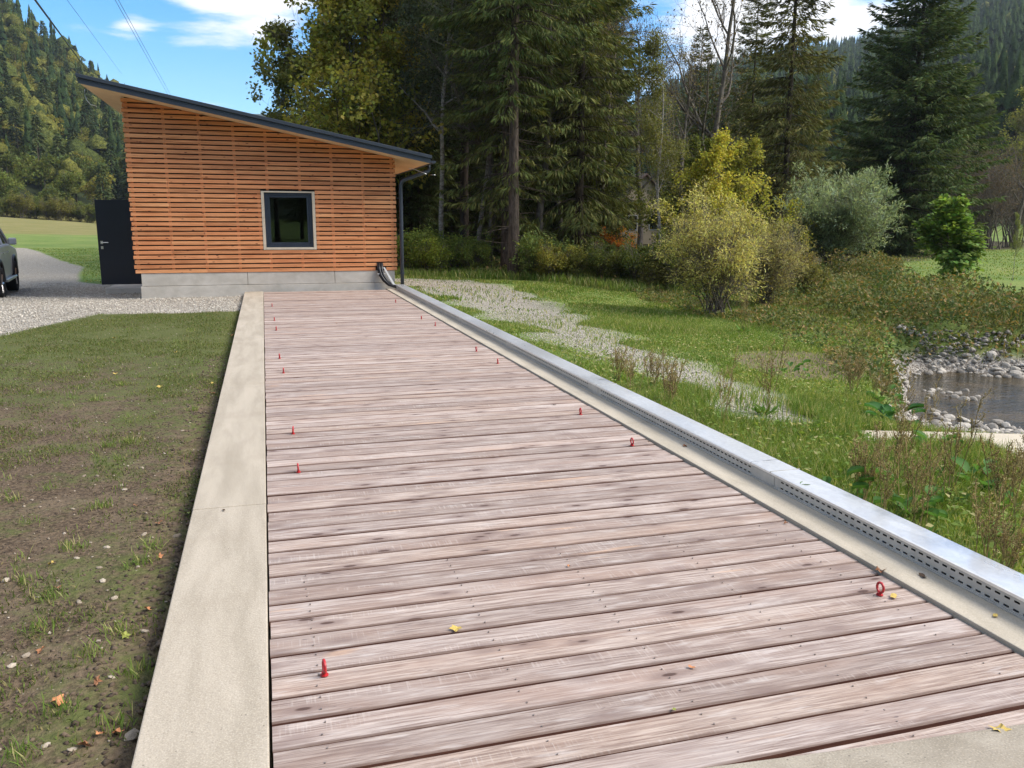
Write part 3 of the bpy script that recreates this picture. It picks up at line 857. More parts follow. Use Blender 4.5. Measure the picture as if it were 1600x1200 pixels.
# window
win = add('window', None, shed)
b = MB()
b.box(-.008, .054, 19.497, 19.60, .912, 2.188); b.box(1.082, 1.144, 19.497, 19.60, .912, 2.188)
b.box(.056, 1.080, 19.50, 19.60, 2.158, 2.188); b.box(.056, 1.080, 19.494, 19.60, .914, .962)
bpy.data.objects.remove(win)
trim = b.build('window_surround', M['trim'], shed, bevel=.003)
b = MB(); fy = 19.535
b.box(.056, .118, fy, fy + .07, .964, 2.156); b.box(1.018, 1.080, fy, fy + .07, .964, 2.156); b.box(.118, 1.018, fy, fy + .07, .964, 1.018); b.box(.118, 1.018, fy, fy + .07, 2.104, 2.156)
wf_ = b.build('window', M['window_frame'], shed, bevel=.003)
b = MB(); fy = 19.548
b.box(.120, .172, fy, fy + .05, 1.02, 2.102); b.box(.966, 1.016, fy, fy + .05, 1.02, 2.102); b.box(.172, .966, fy, fy + .05, 1.02, 1.070); b.box(.172, .966, fy, fy + .05, 2.054, 2.102)
s_ = b.build('sash', M['window_frame'], shed, bevel=.003); s_.parent = wf_
b = MB(); b.box(.168, .970, 19.566, 19.572, 1.066, 2.058); s_ = b.build('pane', M['glass'], shed); s_.parent = wf_
# roof
RX0, RX1, RY0, RY1 = -3.33, 3.66, 18.86, 26.4
b = MB(); b.prism_y([(RX0, SOF(RX0) + .012), (RX1, SOF(RX1) + .012), (RX1, SOF(RX1) + .10), (RX0, SOF(RX0) + .10)], RY0, RY1)
roof = b.build('roof', M['steel_dark'], shed)
b = MB(); b.prism_y([(RX0 - .03, SOF(RX0 - .03) + .103), (RX1 + .02, SOF(RX1 + .02) + .103), (RX1 + .02, SOF(RX1 + .02) + .175), (RX0 - .03, SOF(RX0 - .03) + .175)], RY0 - .03, RY1 + .03)
o = b.build('roof_edge_sheet', M['steel_dark'], shed, bevel=.006); o.parent = roof
b = MB(); b.prism_y([(RX0 + .0, SOF(RX0) - .004), (RX1, SOF(RX1) - .004), (RX1, SOF(RX1) + .0115), (RX0, SOF(RX0) + .0115)], RY0 - .008, RY0 + .03)
o = b.build('fascia_lip', M['steel_dark'], shed); o.parent = roof
sy = [RY0 + .033, 20.6, 22.9, RY1 - .02]
for y0, y1 in zip(sy[:-1], sy[1:]):
    b = MB(); b.prism_y([(RX0 + .02, SOF(RX0 + .02) - .002), (RX1 - .02, SOF(RX1 - .02) - .002), (RX1 - .02, SOF(RX1 - .02) + .0105), (RX0 + .02, SOF(RX0 + .02) + .0105)], y0 + .003, y1 - .003)
    b.build('soffit_board', M['soffit'], shed)
# gutter and downpipe
b = MB()
gz = SOF(RX1) + .055
gut = [(RX1 + .065 + .06 * math.cos(t), gz + .0 + .06 * math.sin(t)) for t in np.linspace(math.pi, 2 * math.pi, 9)]
inner = [(RX1 + .065 + .054 * math.cos(t), gz + .0 + .054 * math.sin(t)) for t in np.linspace(2 * math.pi, math.pi, 9)]
b.prism_y(gut + inner, RY0 + .02, RY1 - .1)
b.prism_y(gut, RY0 + .008, RY0 + .018)
b.build('gutter', M['steel_dark'], shed, bevel=0)
b = MB(); gy_ = 19.42
b.tube([(3.725, gy_, gz - .03), (3.725, gy_, gz - .15), (3.70, gy_, gz - .20), (3.60, gy_, gz - .235), (3.22, gy_, gz - .37), (3.12, gy_, gz - .41), (3.075, gy_, gz - .46), (3.06, gy_, gz - .53), (3.06, gy_, 1.3), (3.055, gy_, -.15)], .043, 12)
dp = b.build('downpipe', M['steel_dark'], shed, True)
for zz in (.35, 2.05):
    b = MB(); b.tube([(3.06, gy_, zz), (3.06, gy_, zz + .03)], .050, 12); b.box(2.97, 3.02, gy_ - .005, gy_ + .005, zz + .01, zz + .02)
    o = b.build('pipe_bracket', M['steel_dark'], shed); o.parent = dp
# loose cable ends at the eaves
b = MB(); b.tube([(-3.27, 19.1, 4.10), (-3.275, 19.1, 4.0), (-3.25, 19.1, 3.90), (-3.19, 19.1, 3.82), (-3.08, 19.1, 3.79)], .007, 6)
b.build('lightning_wire', M['chrome'], shed, True)
b = MB(); b.tube([(3.22, 19.2, 2.72), (3.35, 19.2, 2.70), (3.48, 19.2, 2.65), (3.60, 19.1, 2.60)], .006, 6); b.tube([(3.70, 19.15, 2.585), (3.80, 19.1, 2.58)], .006, 6)
b.build('lightning_wire', M['chrome'], shed, True)
# conduits at the base of the wall
cond = add('conduit_bundle', None, None); bpy.data.objects.remove(cond)
b = MB()
for k, (dx, dy) in enumerate(((0, 0), (.05, .01), (.10, .0), (.03, -.035), (.085, -.03))):
    b.tube([(2.505 + dx, 19.50 + dy * .3, .60), (2.51 + dx, 19.46 + dy, .44), (2.535 + dx, 19.43 + dy, .32), (2.61 + dx, 19.40 + dy, .20), (2.72 + dx * .8, 19.35 + dy, .10), (2.86 + dx * .8, 19.26 + dy, .055), (2.93 + dx * .6, 19.10 + dy, .05)], .024, 8)
cb_ = b.build('conduit', M['black'], None, True)
tag(cb_, 'bundle of black conduits curving from the shed wall down into the tray', 'conduits')
b = MB(); b.box(2.485, 2.66, 19.405, 19.412, .345, .362)
o = b.build('cable_tie', M['white'], None); o.parent = cb_
b = MB(); b.add([(2.62, 19.44, .50), (2.66, 19.44, .50), (2.90, 19.30, .06), (2.84, 19.30, .06), (2.62, 19.45, .50), (2.66, 19.45, .50), (2.90, 19.31, .06), (2.84, 19.31, .06)],
                [(0, 3, 2, 1), (4, 5, 6, 7), (0, 1, 5, 4), (1, 2, 6, 5), (2, 3, 7, 6), (3, 0, 4, 7)])
o = b.build('cover_strip', M['galv_side'], None); o.parent = cb_
# door leaf standing open on the left
b = MB(); b.box(-3.69, -2.66, 21.50, 21.56, .055, 2.005)
dl = b.build('door', M['door'], shed, bevel=.004)
tag(dl, 'dark blue steel door standing open')
b = MB(); b.tube([(-3.61, 21.49, 1.03), (-3.61, 21.44, 1.03), (-3.46, 21.43, 1.03)], .010, 8); b.box(-3.635, -3.585, 21.492, 21.499, .995, 1.065); b.box(-3.635, -3.585, 21.492, 21.499, .88, .945)
o = b.build('handle', M['chrome'], shed); o.parent = dl
b = MB(); b.box(-2.84, -2.775, 21.485, 21.499, 1.28, 1.40); o = b.build('hinge_plate', M['chrome'], shed); o.parent = dl
b = MB(); b.box(-3.6, -2.58, 21.40, 22.9, -.3, -.03); b.build('door_sill', M['conc'], shed)

# ------------------------------------------------------------------ car
car = thing('parked_car', 'silver grey off-road car parked on the gravel, cut off by the left edge', 'car', (-6.66, 22.0, -.20), None, math.radians(8.6))
def cbuild(b, n, m, sm_=False, bev=0, par=None):
    o = b.build(n, m, None, sm_, bev); o.parent = par or car; return o
# side profile (y forward, z up), half width .92
def arch(yc, r, n=8): return [(yc + r * math.cos(t), .40 + r * math.sin(t)) for t in np.linspace(math.pi, 0, n)]
low = [(-2.25, .48)] + [(y, z) for y, z in arch(-1.38, .44)] + [(y, z) for y, z in arch(1.38, .44)] + [(2.20, .48)]
body = low + [(2.34, .60), (2.34, .88), (2.22, 1.04), (1.0, 1.16), (.8, 1.18), (-2.2, 1.20), (-2.34, 1.05), (-2.34, .6)]
b = MB(); b.prism_x(body, -.90, .90); cbuild(b, 'body', M['carpaint'], False, .06)
b = MB()
g0 = [(.95, 1.17), (.25, 1.76), (-1.9, 1.78), (-2.25, 1.20)]
vs = [(-.86, y, z) for y, z in (g0[0], g0[3])] + [(.86, y, z) for y, z in (g0[0], g0[3])] + [(-.68, y, z) for y, z in g0[1:3]] + [(.68, y, z) for y, z in g0[1:3]]
b.add(vs, [(0, 1, 5, 4), (2, 6, 7, 3), (0, 4, 6, 2), (1, 3, 7, 5), (4, 5, 7, 6), (0, 2, 3, 1)]); cbuild(b, 'cabin', M['carglass'], False, .03)
b = MB(); b.box(-.69, .69, -1.93, .30, 1.755, 1.80); cbuild(b, 'roof', M['carpaint'], False, .03)
for s in (-1, 1):
    for ya, yb in ((.92, .26), (-.35, -.33), (-1.25, -1.2), (-2.2, -1.88)):
        b = MB(); b.tube([(s * .865, ya, 1.18), (s * .69, yb, 1.77)], .035, 6); cbuild(b, 'pillar', M['carpaint'])
    b = MB(); b.box(s * .90 - .03, s * .90 + .05 * s + .03, -.86, .86, .36, .42); cbuild(b, 'running_board', M['chrome'], False, .01)
    b = MB(); b.box(min(s * .93, s * 1.10), max(s * .93, s * 1.10), .30, .42, 1.16, 1.32); cbuild(b, 'mirror', M['carpaint'], False, .03)
    for yc in (-1.38, 1.38):
        b = MB(); pr = [(.05, .20), (.10, .345), (.08, .36), (-.08, .36), (-.10, .345), (-.05, .20)]
        n = 24; vs = []; fs = []
        for i in range(n):
            A = 2 * math.pi * i / n
            for (w_, r) in pr: vs.append((s * .82 + w_ * 1.2, yc + r * math.cos(A), .36 + r * math.sin(A)))
        k = len(pr)
        for i in range(n):
            for j in range(k): fs.append((i * k + j, i * k + (j + 1) % k, ((i + 1) % n) * k + (j + 1) % k, ((i + 1) % n) * k + j))
        b.add(vs, fs); wh = cbuild(b, 'wheel', M['rubber'], True)
        b = MB(); xr_ = s * .89
        for i in range(6):
            A = math.pi / 3 * i; ca, sa = math.cos(A), math.sin(A)
            b.tube([(xr_, yc + .03 * ca, .36 + .03 * sa), (xr_ + s * .01, yc + .22 * ca, .36 + .22 * sa)], .028, 5)
        b.tube([(xr_ - .02 * s, yc, .36), (xr_ + .015 * s, yc, .36)], .07, 10)
        o = b.build('rim', M['chrome'], None); o.parent = wh
        # flared arch
        b = MB(); pts = [(yc + .47 * math.cos(t), .40 + .47 * math.sin(t)) for t in np.linspace(0, math.pi, 11)]
        b.tube([(s * .905, y, z) for y, z in pts], .035, 6); cbuild(b, 'wheel_arch', M['black'], True)
    for yc in (-.55, .35):
        b = MB(); b.box(min(s * .90, s * .935), max(s * .90, s * .935), yc - .09, yc + .09, .98, 1.01); cbuild(b, 'door_handle', M['chrome'])
for s in (-1, 1):
    b = MB(); b.box(s * .72 - .16, s * .72 + .16, 2.30, 2.37, .80, .95); cbuild(b, 'headlight', M['white'], False, .02)
    b = MB(); b.box(s * .78 - .10, s * .78 + .10, -2.37, -2.32, .85, 1.12); cbuild(b, 'tail_light', M['red'], False, .02)

# ------------------------------------------------------------------ plants: generators
def nrm_(v): return v / (np.linalg.norm(v, axis=-1, keepdims=True) + 1e-9)
def tube_mesh(name, segs, mat, n=5):
    P0 = np.array([s[0] for s in segs]); P1 = np.array([s[1] for s in segs]); R0 = np.array([s[2] for s in segs]); R1 = np.array([s[3] for s in segs])
    d = nrm_(P1 - P0); P1 = P1 + d * (R1 * .3)[:, None]
    ref = np.where(np.abs(d[:, 2:3]) > .9, np.array([[1.0, 0, 0]]), np.array([[0, 0, 1.0]]))
    a = nrm_(np.cross(d, ref)); b = np.cross(d, a)
    big = R0 > .018
    Vs, Fs, off = [], [], 0
    for sel, k in ((big, n + 1), (~big, 3)):
        if not sel.any(): continue
        t = np.arange(k) * 2 * math.pi / k
        ring = lambda P, R: P[sel][:, None] + R[sel][:, None, None] * (np.cos(t)[None, :, None] * a[sel][:, None] + np.sin(t)[None, :, None] * b[sel][:, None])
        VV = np.concatenate([ring(P0, R0), ring(P1, R1)], 1)
        m = VV.shape[0]
        base = off + np.arange(m)[:, None] * 2 * k
        j = np.arange(k)[None]
        FF = np.stack([base + j, base + (j + 1) % k, base + k + (j + 1) % k, base + k + j], -1)
        Vs.append(VV.reshape(-1, 3)); Fs.append(FF.reshape(-1, 4)); off += m * 2 * k
    return np_mesh(name, np.concatenate(Vs), np.concatenate(Fs), mat, True)
def leaf_mesh(name, C, A, N, L, W, mat, bend=.0):
    """kites: C base, A axis, N normal"""
    A = nrm_(A); Sd = nrm_(np.cross(A, N)); N2 = np.cross(Sd, A)
    L = np.broadcast_to(L, (len(C),))[:, None]; W = np.broadcast_to(W, (len(C),))[:, None]
    mid = C + A * L * .45 + N2 * L * bend
    V = np.stack([C, mid + Sd * W * .5, C + A * L, mid - Sd * W * .5], 1).reshape(-1, 3)
    F = np.arange(len(C) * 4).reshape(-1, 4)
    return np_mesh(name, V, F, mat, False)
def grow(rng, h, r0, lean=(0, 0), n0=9, first=.3, ratio=(.42, .5, .5), kids=(2, 2, 2), up=(.05, .12, .08), jit=(.06, .16, .22), spread=(.9, .8, .8), levels=3, leaf_lv=2, nseg=(9, 5, 4, 3), taper=.75, kr=.5):
    segs, tips = [], []
    def rec(p, d, L, r, lev):
        n = nseg[lev]
        for i in range(n):
            d = d + rng.normal(0, jit[min(lev, len(jit) - 1)], 3); d[2] += up[min(lev, len(up) - 1)]
            d = d / np.linalg.norm(d)
            q = p + d * L / n
            ra = max(r * (1 - taper * i / n), .004); rb = max(r * (1 - taper * (i + 1) / n), .003)
            segs.append((p, q, ra, rb))
            f = (i + 1) / n
            if lev < levels and f > (first if lev == 0 else .15):
                for _ in range(kids[lev]):
                    if rng.random() < .12: continue
                    az = rng.uniform(0, 2 * math.pi)
                    side = np.cross(d, np.array([math.cos(az), math.sin(az), .01])); side /= np.linalg.norm(side) + 1e-9
                    if lev == 0: side = np.array([math.cos(az), math.sin(az), 0.0])
                    cd = d * (1 - spread[lev] * .55) + side * spread[lev]
                    cd /= np.linalg.norm(cd)
                    shape = (1.15 - .75 * f) if lev == 0 else (1.1 - .5 * f)
                    rec(q, cd, L * ratio[lev] * shape * rng.uniform(.7, 1.2), max(rb * kr, .004), lev + 1)
            if lev >= leaf_lv: tips.append((q, d))
            p = q
    rec(np.zeros(3), np.array([lean[0], lean[1], 1.0]), h, r0, 0)
    return segs, np.array([t[0] for t in tips]), np.array([t[1] for t in tips])
def leaves_on(rng, P, D, k, sp, L, W, droop=.3, name='crown', mat=None, along=.5, bend=.08):
    C = np.repeat(P, k, 0) + rng.normal(0, sp, (len(P) * k, 3))
    A = np.repeat(D, k, 0) * along + rng.normal(0, .7, (len(P) * k, 3)); A[:, 2] -= droop
    N = rng.normal(0, .6, A.shape) + np.array([0, 0, 1.0])
    s = rng.uniform(.6, 1.25, len(C))
    return leaf_mesh(name, C, A, N, L * s, W * s, mat, bend)

def make_spruce(seed, h, R, bare=.12, nb=5, droop=.35, dens=26, sl=.42, sw=.075, p=.8, twigs=40, trunk_r=None, gaps=.08):
    rng = np.random.default_rng(seed)
    segs = []; C = []; A = []; 
    tr = trunk_r or h * .011
    zs = np.linspace(0, h, 14)
    wx = np.cumsum(rng.normal(0, .012 * h / 14, 14)); wy = np.cumsum(rng.normal(0, .012 * h / 14, 14))
    for i in range(13):
        segs.append((np.array([wx[i], wy[i], zs[i]]), np.array([wx[i + 1], wy[i + 1], zs[i + 1]]), tr * (1.25 if i == 0 else 1) * (1 - .92 * zs[i] / h), tr * (1 - .92 * zs[i + 1] / h)))
    z = bare * h
    while z < h * .985:
        f = (z - bare * h) / (h - bare * h)
        Lm = R * (1 - f) ** p * (.55 + .45 * min(1, f / .12)) + .12
        cx, cy = np.interp(z, zs, wx), np.interp(z, zs, wy)
        for k in range(nb):
            if rng.random() < gaps: continue
            az = rng.uniform(0, 2 * math.pi)
            L = Lm * rng.uniform(.62, 1.15)
            e0 = .25 + .55 * f - rng.uniform(0, .25)
            n = 6
            q = np.array([cx, cy, z + rng.uniform(-.1, .1)]); o = np.array([math.cos(az), math.sin(az), 0]); side = np.array([-o[1], o[0], 0])
            for i in range(n):
                t = (i + .5) / n
                el = e0 - droop * 1.6 * math.sin(math.pi * min(1, t * 1.0)) * (1 - .6 * f) + .25 * max(0, t - .7)
                dvec = o * math.cos(el) + np.array([0, 0, math.sin(el)])
                q2 = q + dvec * L / n
                segs.append((q, q2, max(.028 * (1 - t) * L / 3, .006), max(.028 * (1 - t - .12) * L / 3, .004)))
                m = max(1, int(dens * L / n * (.35 + .8 * t)))
                tt = rng.random((m, 1))
                c = q + (q2 - q) * tt
                wd = (.10 + .22 * L * (1 - t) * .5 + .12)
                sgn = rng.choice([-1, 1], (m, 1))
                lat = sgn * rng.random((m, 1)) ** .7 * wd
                c = c + side * lat + np.array([0, 0, -1.0]) * np.abs(lat) * .35
                a_ = dvec * .55 + side * sgn * rng.uniform(.1, .8, (m, 1)) + np.array([0, 0, -1.0]) * rng.uniform(.15, 1.0 * (1.15 - f) + .1, (m, 1))
                C.append(c); A.append(a_)
                q = q2
            C.append(q[None].repeat(3, 0)); A.append(np.array([dvec + rng.normal(0, .25, 3) for _ in range(3)]))
        z += rng.uniform(.7, 1.3) * h * .021 + .02
    # dead twigs on the bare stem
    for _ in range(twigs):
        z = rng.uniform(.05, max(bare * 1.6, .3)) * h; az = rng.uniform(0, 2 * math.pi)
        p0 = np.array([np.interp(z, zs, wx), np.interp(z, zs, wy), z]); L = rng.uniform(.5, 1.5) * R * .42
        d = np.array([math.cos(az), math.sin(az), rng.uniform(-.3, .15)])
        for i in range(3):
            p1 = p0 + d * L / 3 + rng.normal(0, .04, 3); segs.append((p0, p1, .014 * (1 - i * .3), .014 * (1 - (i + 1) * .3))); p0 = p1
    C = np.concatenate(C); A = np.concatenate(A)
    s = rng.uniform(.55, 1.2, len(C)); N = rng.normal(0, .8, C.shape) + np.array([0, 0, .6])
    cm = leaf_mesh('crown', C, A, N, sl * s, sw * s, M['needle'], .06)
    return tube_mesh('trunk', segs, M['bark'], 6), cm

def thin(P, D, s, lim):
    """keeps the shoots of a clumpy crown, leaving gaps between the clumps"""
    n = np.sin(P[:, 0] * s * 2.3 + 1.1 * np.sin(P[:, 2] * s * 1.9)) * np.sin(P[:, 1] * s * 2.1 + .7) + np.sin(P[:, 2] * s * 2.7 + P[:, 0] * s) * .6
    k = n > lim
    return P[k], D[k]
PROTO = {}
def proto(key, name, cat, trunk, crown, color):
    t = thing(name, 'x', cat)
    a_ = add('trunk', trunk, t); kids = [a_]
    if crown is not None:
        c_ = add('crown', crown, t); c_.color = color; kids.append(c_)
    KIDS[t.name] = kids; PROTO[key] = [t, False]
    return t
def plant(key, x, y, label, rz=None, scale=1.0, group=None, color=None, dz=0.0, name=None):
    t, used = PROTO[key]
    z = float(Z(x, y)) + dz - .03
    rz = rnd.uniform(0, 6.28) if rz is None else rz
    o = dup(t, (x, y, z), rz, scale, label, group, color)
    if name: o.name = name
    PROTO[key][1] = True
    return o
def rgb(a, b_, c): return (a, b_, c, 1)

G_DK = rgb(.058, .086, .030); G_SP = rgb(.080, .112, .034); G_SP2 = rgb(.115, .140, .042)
proto('spr_big', 'spruce_tree', 'tree', *make_spruce(1, 17.5, 4.3, .02, 12, .30, 80, .30, .070, .62, 10, .22, .04), G_SP)
proto('spr_a', 'spruce_tree', 'tree', *make_spruce(2, 22, 3.1, .27, 7, .42, 62, .30, .056, .60, 110, .20, .08), G_SP)
proto('spr_b', 'spruce_tree', 'tree', *make_spruce(3, 20, 2.6, .10, 7, .48, 62, .30, .056, .64, 80, .15, .08), G_SP)
proto('spr_c', 'spruce_tree', 'tree', *make_spruce(4, 17, 2.5, .05, 9, .42, 70, .28, .052, .66, 30, .15, .07), G_SP)
rng = np.random.default_rng(5)
s_, P, D = grow(rng, 9.5, .13, (.03, 0), first=.2, ratio=(.42, .5, .5), kids=(3, 2, 2), nseg=(10, 5, 4, 3))
proto('maple', 'maple_tree', 'tree', tube_mesh('trunk', s_, M['bark_grey']), leaves_on(rng, *thin(P, D, 1.1, -.15), 7, .15, .15, .12, .35, mat=M['leaf']), rgb(.17, .19, .04))
s_, P, D = grow(rng, 10.5, .10, (.05, 0), first=.35, ratio=(.28, .5, .5), kids=(2, 2, 2), jit=(.05, .16, .22), nseg=(12, 5, 4, 3))
proto('aspen', 'aspen_tree', 'tree', tube_mesh('trunk', s_, M['bark_pale']), leaves_on(rng, P, D, 4, .13, .10, .07, .3, mat=M['leaf']), rgb(.10, .14, .07))
s_, P, D = grow(rng, 9.5, .15, (.03, 0), first=.3, ratio=(.48, .5, .5), kids=(2, 2, 2), up=(.06, .16, .10), spread=(.7, .7, .8), nseg=(9, 6, 5, 4), leaf_lv=3)
proto('bare', 'bare_tree', 'tree', tube_mesh('trunk', s_, M['bark_grey'], 5), leaves_on(rng, P[::6], D[::6], 2, .12, .09, .06, .3, mat=M['leaf']), rgb(.16, .12, .05))
s_, P, D = grow(rng, 4.6, .06, (.02, 0), first=.12, ratio=(.48, .5, .5), kids=(3, 2, 2), nseg=(8, 5, 4, 3))
proto('young', 'young_tree', 'tree', tube_mesh('trunk', s_, M['bark_grey'], 4), leaves_on(rng, *thin(P, D, 2.6, -.2), 5, .09, .10, .075, .3, mat=M['leaf']), rgb(.30, .27, .035))

def make_bush(seed, stems, h, R, lv_args=None, k=5, sp=.07, L=.09, W=.03, droop=.1, along=1.0, barkm='bark_grey', up=.10, leaf_from=.15, ratio=(.5, .5), kids=(2, 2), sr=.018):
    rng = np.random.default_rng(seed); S_, PP, DD = [], [], []
    for _ in range(stems):
        az = rng.uniform(0, 2 * math.pi); ln = rng.uniform(.1, 1.0) * R / h * 1.25
        s1, P, D = grow(rng, h * rng.uniform(.65, 1.05), sr, (ln * math.cos(az), ln * math.sin(az)), first=.15, ratio=(*ratio, .5), kids=(*kids, 1), up=(up * .3, up, .05), jit=(.10, .16, .2), spread=(.75, .8, .8), levels=2, leaf_lv=0 if leaf_from < .2 else 1, nseg=(7, 4, 3, 2))
        o = np.array([rng.normal(0, .12 * R), rng.normal(0, .12 * R), 0])
        S_ += [(a + o, b + o, c, d) for a, b, c, d in s1]
        ok = P[:, 2] > h * leaf_from * .6
        PP.append(P[ok] + o); DD.append(D[ok])
    P, D = thin(np.concatenate(PP), np.concatenate(DD), 2.4, -.30)
    return tube_mesh('trunk', S_, M[barkm], 3), leaves_on(rng, P, D, k, sp, L, W, droop, mat=M['leaf'], along=along)
proto('willow', 'willow_bush', 'bush', *make_bush(21, 34, 2.9, 2.0, k=5, sp=.06, L=.13, W=.032, droop=-.1, along=1.3, kids=(2, 2), up=.14), rgb(.135, .175, .105))
proto('osier', 'osier_bush', 'bush', *make_bush(22, 30, 2.7, 1.35, k=3, sp=.08, L=.10, W=.024, droop=.1, along=1.0, leaf_from=.3, up=.10), rgb(.27, .24, .075))
proto('shrub', 'forest_shrub', 'shrub', *make_bush(23, 14, 1.7, 1.1, k=4, sp=.08, L=.085, W=.055, droop=.1, along=.6), rgb(.09, .13, .03))
proto('shrub2', 'forest_shrub', 'shrub', *make_bush(24, 12, 1.4, 1.2, k=3, sp=.10, L=.10, W=.06, droop=.1, along=.5), rgb(.13, .15, .03))
proto('bare_shrub', 'bare_shrub', 'shrub', *make_bush(25, 26, 4.2, 1.9, k=1, sp=.1, L=.07, W=.04, leaf_from=.5, up=.22, sr=.03), rgb(.14, .10, .06))
# small maple: umbrella of large overlapping leaves
rng = np.random.default_rng(31)
s_, P, D = grow(rng, 2.4, .055, (0, 0), first=.10, ratio=(.42, .5, .5), kids=(4, 3, 1), up=(.05, .2, .1), spread=(.8, .8, .8), levels=2, leaf_lv=1, nseg=(9, 4, 3, 2))
C = np.repeat(P, 7, 0) + rng.normal(0, .07, (len(P) * 7, 3)); A = C - np.array([0, 0, 1.2]); A = nrm_(A) + rng.normal(0, .35, A.shape); A[:, 2] -= .5
proto('sycamore', 'young_sycamore', 'tree', tube_mesh('trunk', s_, M['bark_grey'], 5), leaf_mesh('crown', C, A, rng.normal(0, .25, A.shape) + np.array([0, 0, 1.0]), .13 * rng.uniform(.7, 1.2, len(C)), .11, M['leaf'], .05), rgb(.075, .125, .028))

# ------------------------------------------------------------------ forest edge: placed trees
def PT(key, px, Y, label, **k):
    return plant(key, bearing(px) * Y, Y, label, **k)
T = [
 # key, pixel bearing, distance, scale, colour, label
 ('maple', 540, 31.5, 1.08, rgb(.26, .28, .06), 'leafy maple turning yellow green behind the shed roof'),
 ('maple', 592, 30.5, 1.05, rgb(.38, .36, .07), 'slim maple with yellowing leaves and a visible trunk just right of the shed ridge'),
 ('maple', 486, 36, .85, rgb(.15, .17, .05), 'dark green maple at the left end of the wood behind the shed'),
 ('spr_b', 640, 37, 1.0, G_SP, 'spruce behind the leaning aspen stem'),
 ('aspen', 690, 30, 1.10, rgb(.13, .165, .10), 'grey green aspen with a thin pale leaning stem right of the shed'),
 ('spr_a', 725, 34, 1.0, G_DK, 'tall dark spruce between the aspen and the thick bare trunk'),
 ('spr_a', 803, 25.6, .95, G_SP, 'tall spruce with a thick bare trunk at the edge of the grass'),
 ('spr_b', 790, 27.2, .9, G_SP2, 'slim spruce trunk standing just behind the thick bare trunk'),
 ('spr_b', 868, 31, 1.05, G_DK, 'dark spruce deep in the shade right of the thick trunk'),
 ('spr_c', 905, 27.5, 1.1, G_SP2, 'drooping spruce at the right corner of the dark wood against the sky'),
 ('bare', 1000, 34, 1.0, rgb(.15, .12, .05), 'thin bare tree with fine brown twigs against the blue gap'),
 ('aspen', 1038, 24, .62, rgb(.16, .17, .05), 'thin pale birch stem rising from the undergrowth'),
 ('bare', 1098, 29, 1.15, rgb(.13, .10, .05), 'forked tree with bare brown limbs left of the feathery spruce'),
 ('bare', 762, 28.5, .95, rgb(.12, .15, .05), 'thin bare stemmed tree left of the thick spruce trunk'),
 ('bare', 846, 27.5, 1.0, rgb(.14, .15, .05), 'thin grey tree with arching bare limbs right of the thick trunk'),
 ('aspen', 880, 29, .95, rgb(.20, .22, .06), 'slender yellowing tree among the spruces right of the thick trunk'),
 ('bare', 935, 29, .85, rgb(.2, .17, .06), 'thin leaning bare tree at the right corner of the dark wood'),
 ('aspen', 745, 31, 1.0, rgb(.13, .17, .07), 'slender green tree in front of the dark wood'),
 ('bare', 1060, 27, .75, rgb(.2, .17, .06), 'slim bare tree between the pale birch stem and the forked tree'),
 ('spr_c', 1085, 36, .62, G_SP2, 'short broad spruce behind the forked bare tree'),
 ('spr_c', 1222, 33, 1.08, rgb(.125, .135, .042), 'olive tinged spruce with thin feathery boughs beside the big dark spruce'),
 ('spr_b', 1165, 38, .72, G_SP2, 'narrow spruce left of the feathery olive one'),
 ('spr_big', 1412, 39.5, (1.18, 1.18, 1.02), rgb(.080, .125, .042), 'big dark spruce with a full cone of branches standing across the stream'),
 ('young', 1120, 23.5, .80, rgb(.46, .45, .07), 'bright yellow young maple behind the olive osier bush'),
 ('young', 1178, 24.5, .80, rgb(.33, .34, .06), 'yellow green young tree to the right behind the osier bush'),
 ('young', 1070, 26, .8, rgb(.13, .16, .035), 'green leafy sapling left of the bright yellow maple'),
 ('young', 945, 29, .95, rgb(.13, .15, .035), 'olive green young tree below the gap in the wood'),
 ('osier', 1128, 15.6, .84, rgb(.52, .50, .17), 'tall olive yellow osier bush at the edge of the grass bank'),
 ('osier', 1205, 17.2, .66, rgb(.36, .34, .14), 'lower brownish osier bush leaning to the right over the bank'),
 ('willow', 1300, 25.0, 1.12, rgb(.26, .33, .20), 'round grey green willow bush across the stream'),
 
 ('bare_shrub', 1545, 46, 1.45, rgb(.14, .10, .06), 'reddish brown leafless shrub right of the big spruce'),
 ('bare_shrub', 1515, 52, 1.4, rgb(.14, .11, .06), 'second leafless shrub, half hidden by the big spruce'),
 ('bare_shrub', 1590, 50, 1.5, rgb(.12, .09, .06), 'tall brown leafless shrub at the right edge'),
 ('bare', 1590, 46, .95, rgb(.14, .12, .06), 'bare grey tree behind the leafless shrubs at the right edge'),
 ('spr_c', 1530, 66, .75, G_DK, 'small dark spruce behind the leafless shrubs'),
 ('maple', 1590, 62, 1.25, rgb(.26, .28, .07), 'sunlit yellow green tree high at the right edge'),
 ('maple', 1508, 64, .9, rgb(.16, .20, .05), 'green tree peeping out right of the big spruce'),
 ('young', 1500, 50, .6, rgb(.14, .2, .05), 'low green tree at the right foot of the big spruce'),
 ('spr_c', 1262, 60, .8, G_SP, 'farther spruce in the gap left of the big dark spruce'),
 ('young', 1283, 48, 1.0, rgb(.22, .22, .08), 'pale green young tree in the gap left of the big spruce'),
 ('aspen', 1325, 44, .7, rgb(.17, .21, .09), 'light green bushy aspen against the left side of the big spruce'),
 ('maple', 1150, 52, .9, rgb(.13, .15, .04), 'leafy tree in the shade behind the yellow maple'),
 ('maple', 1060, 50, .6, rgb(.15, .18, .05), 'leafy green tree in the middle of the gap of the wood'),
]
for key, px, Y, scl, colr, lb in T:
    PT(key, px, Y, lb, scale=scl, color=colr)
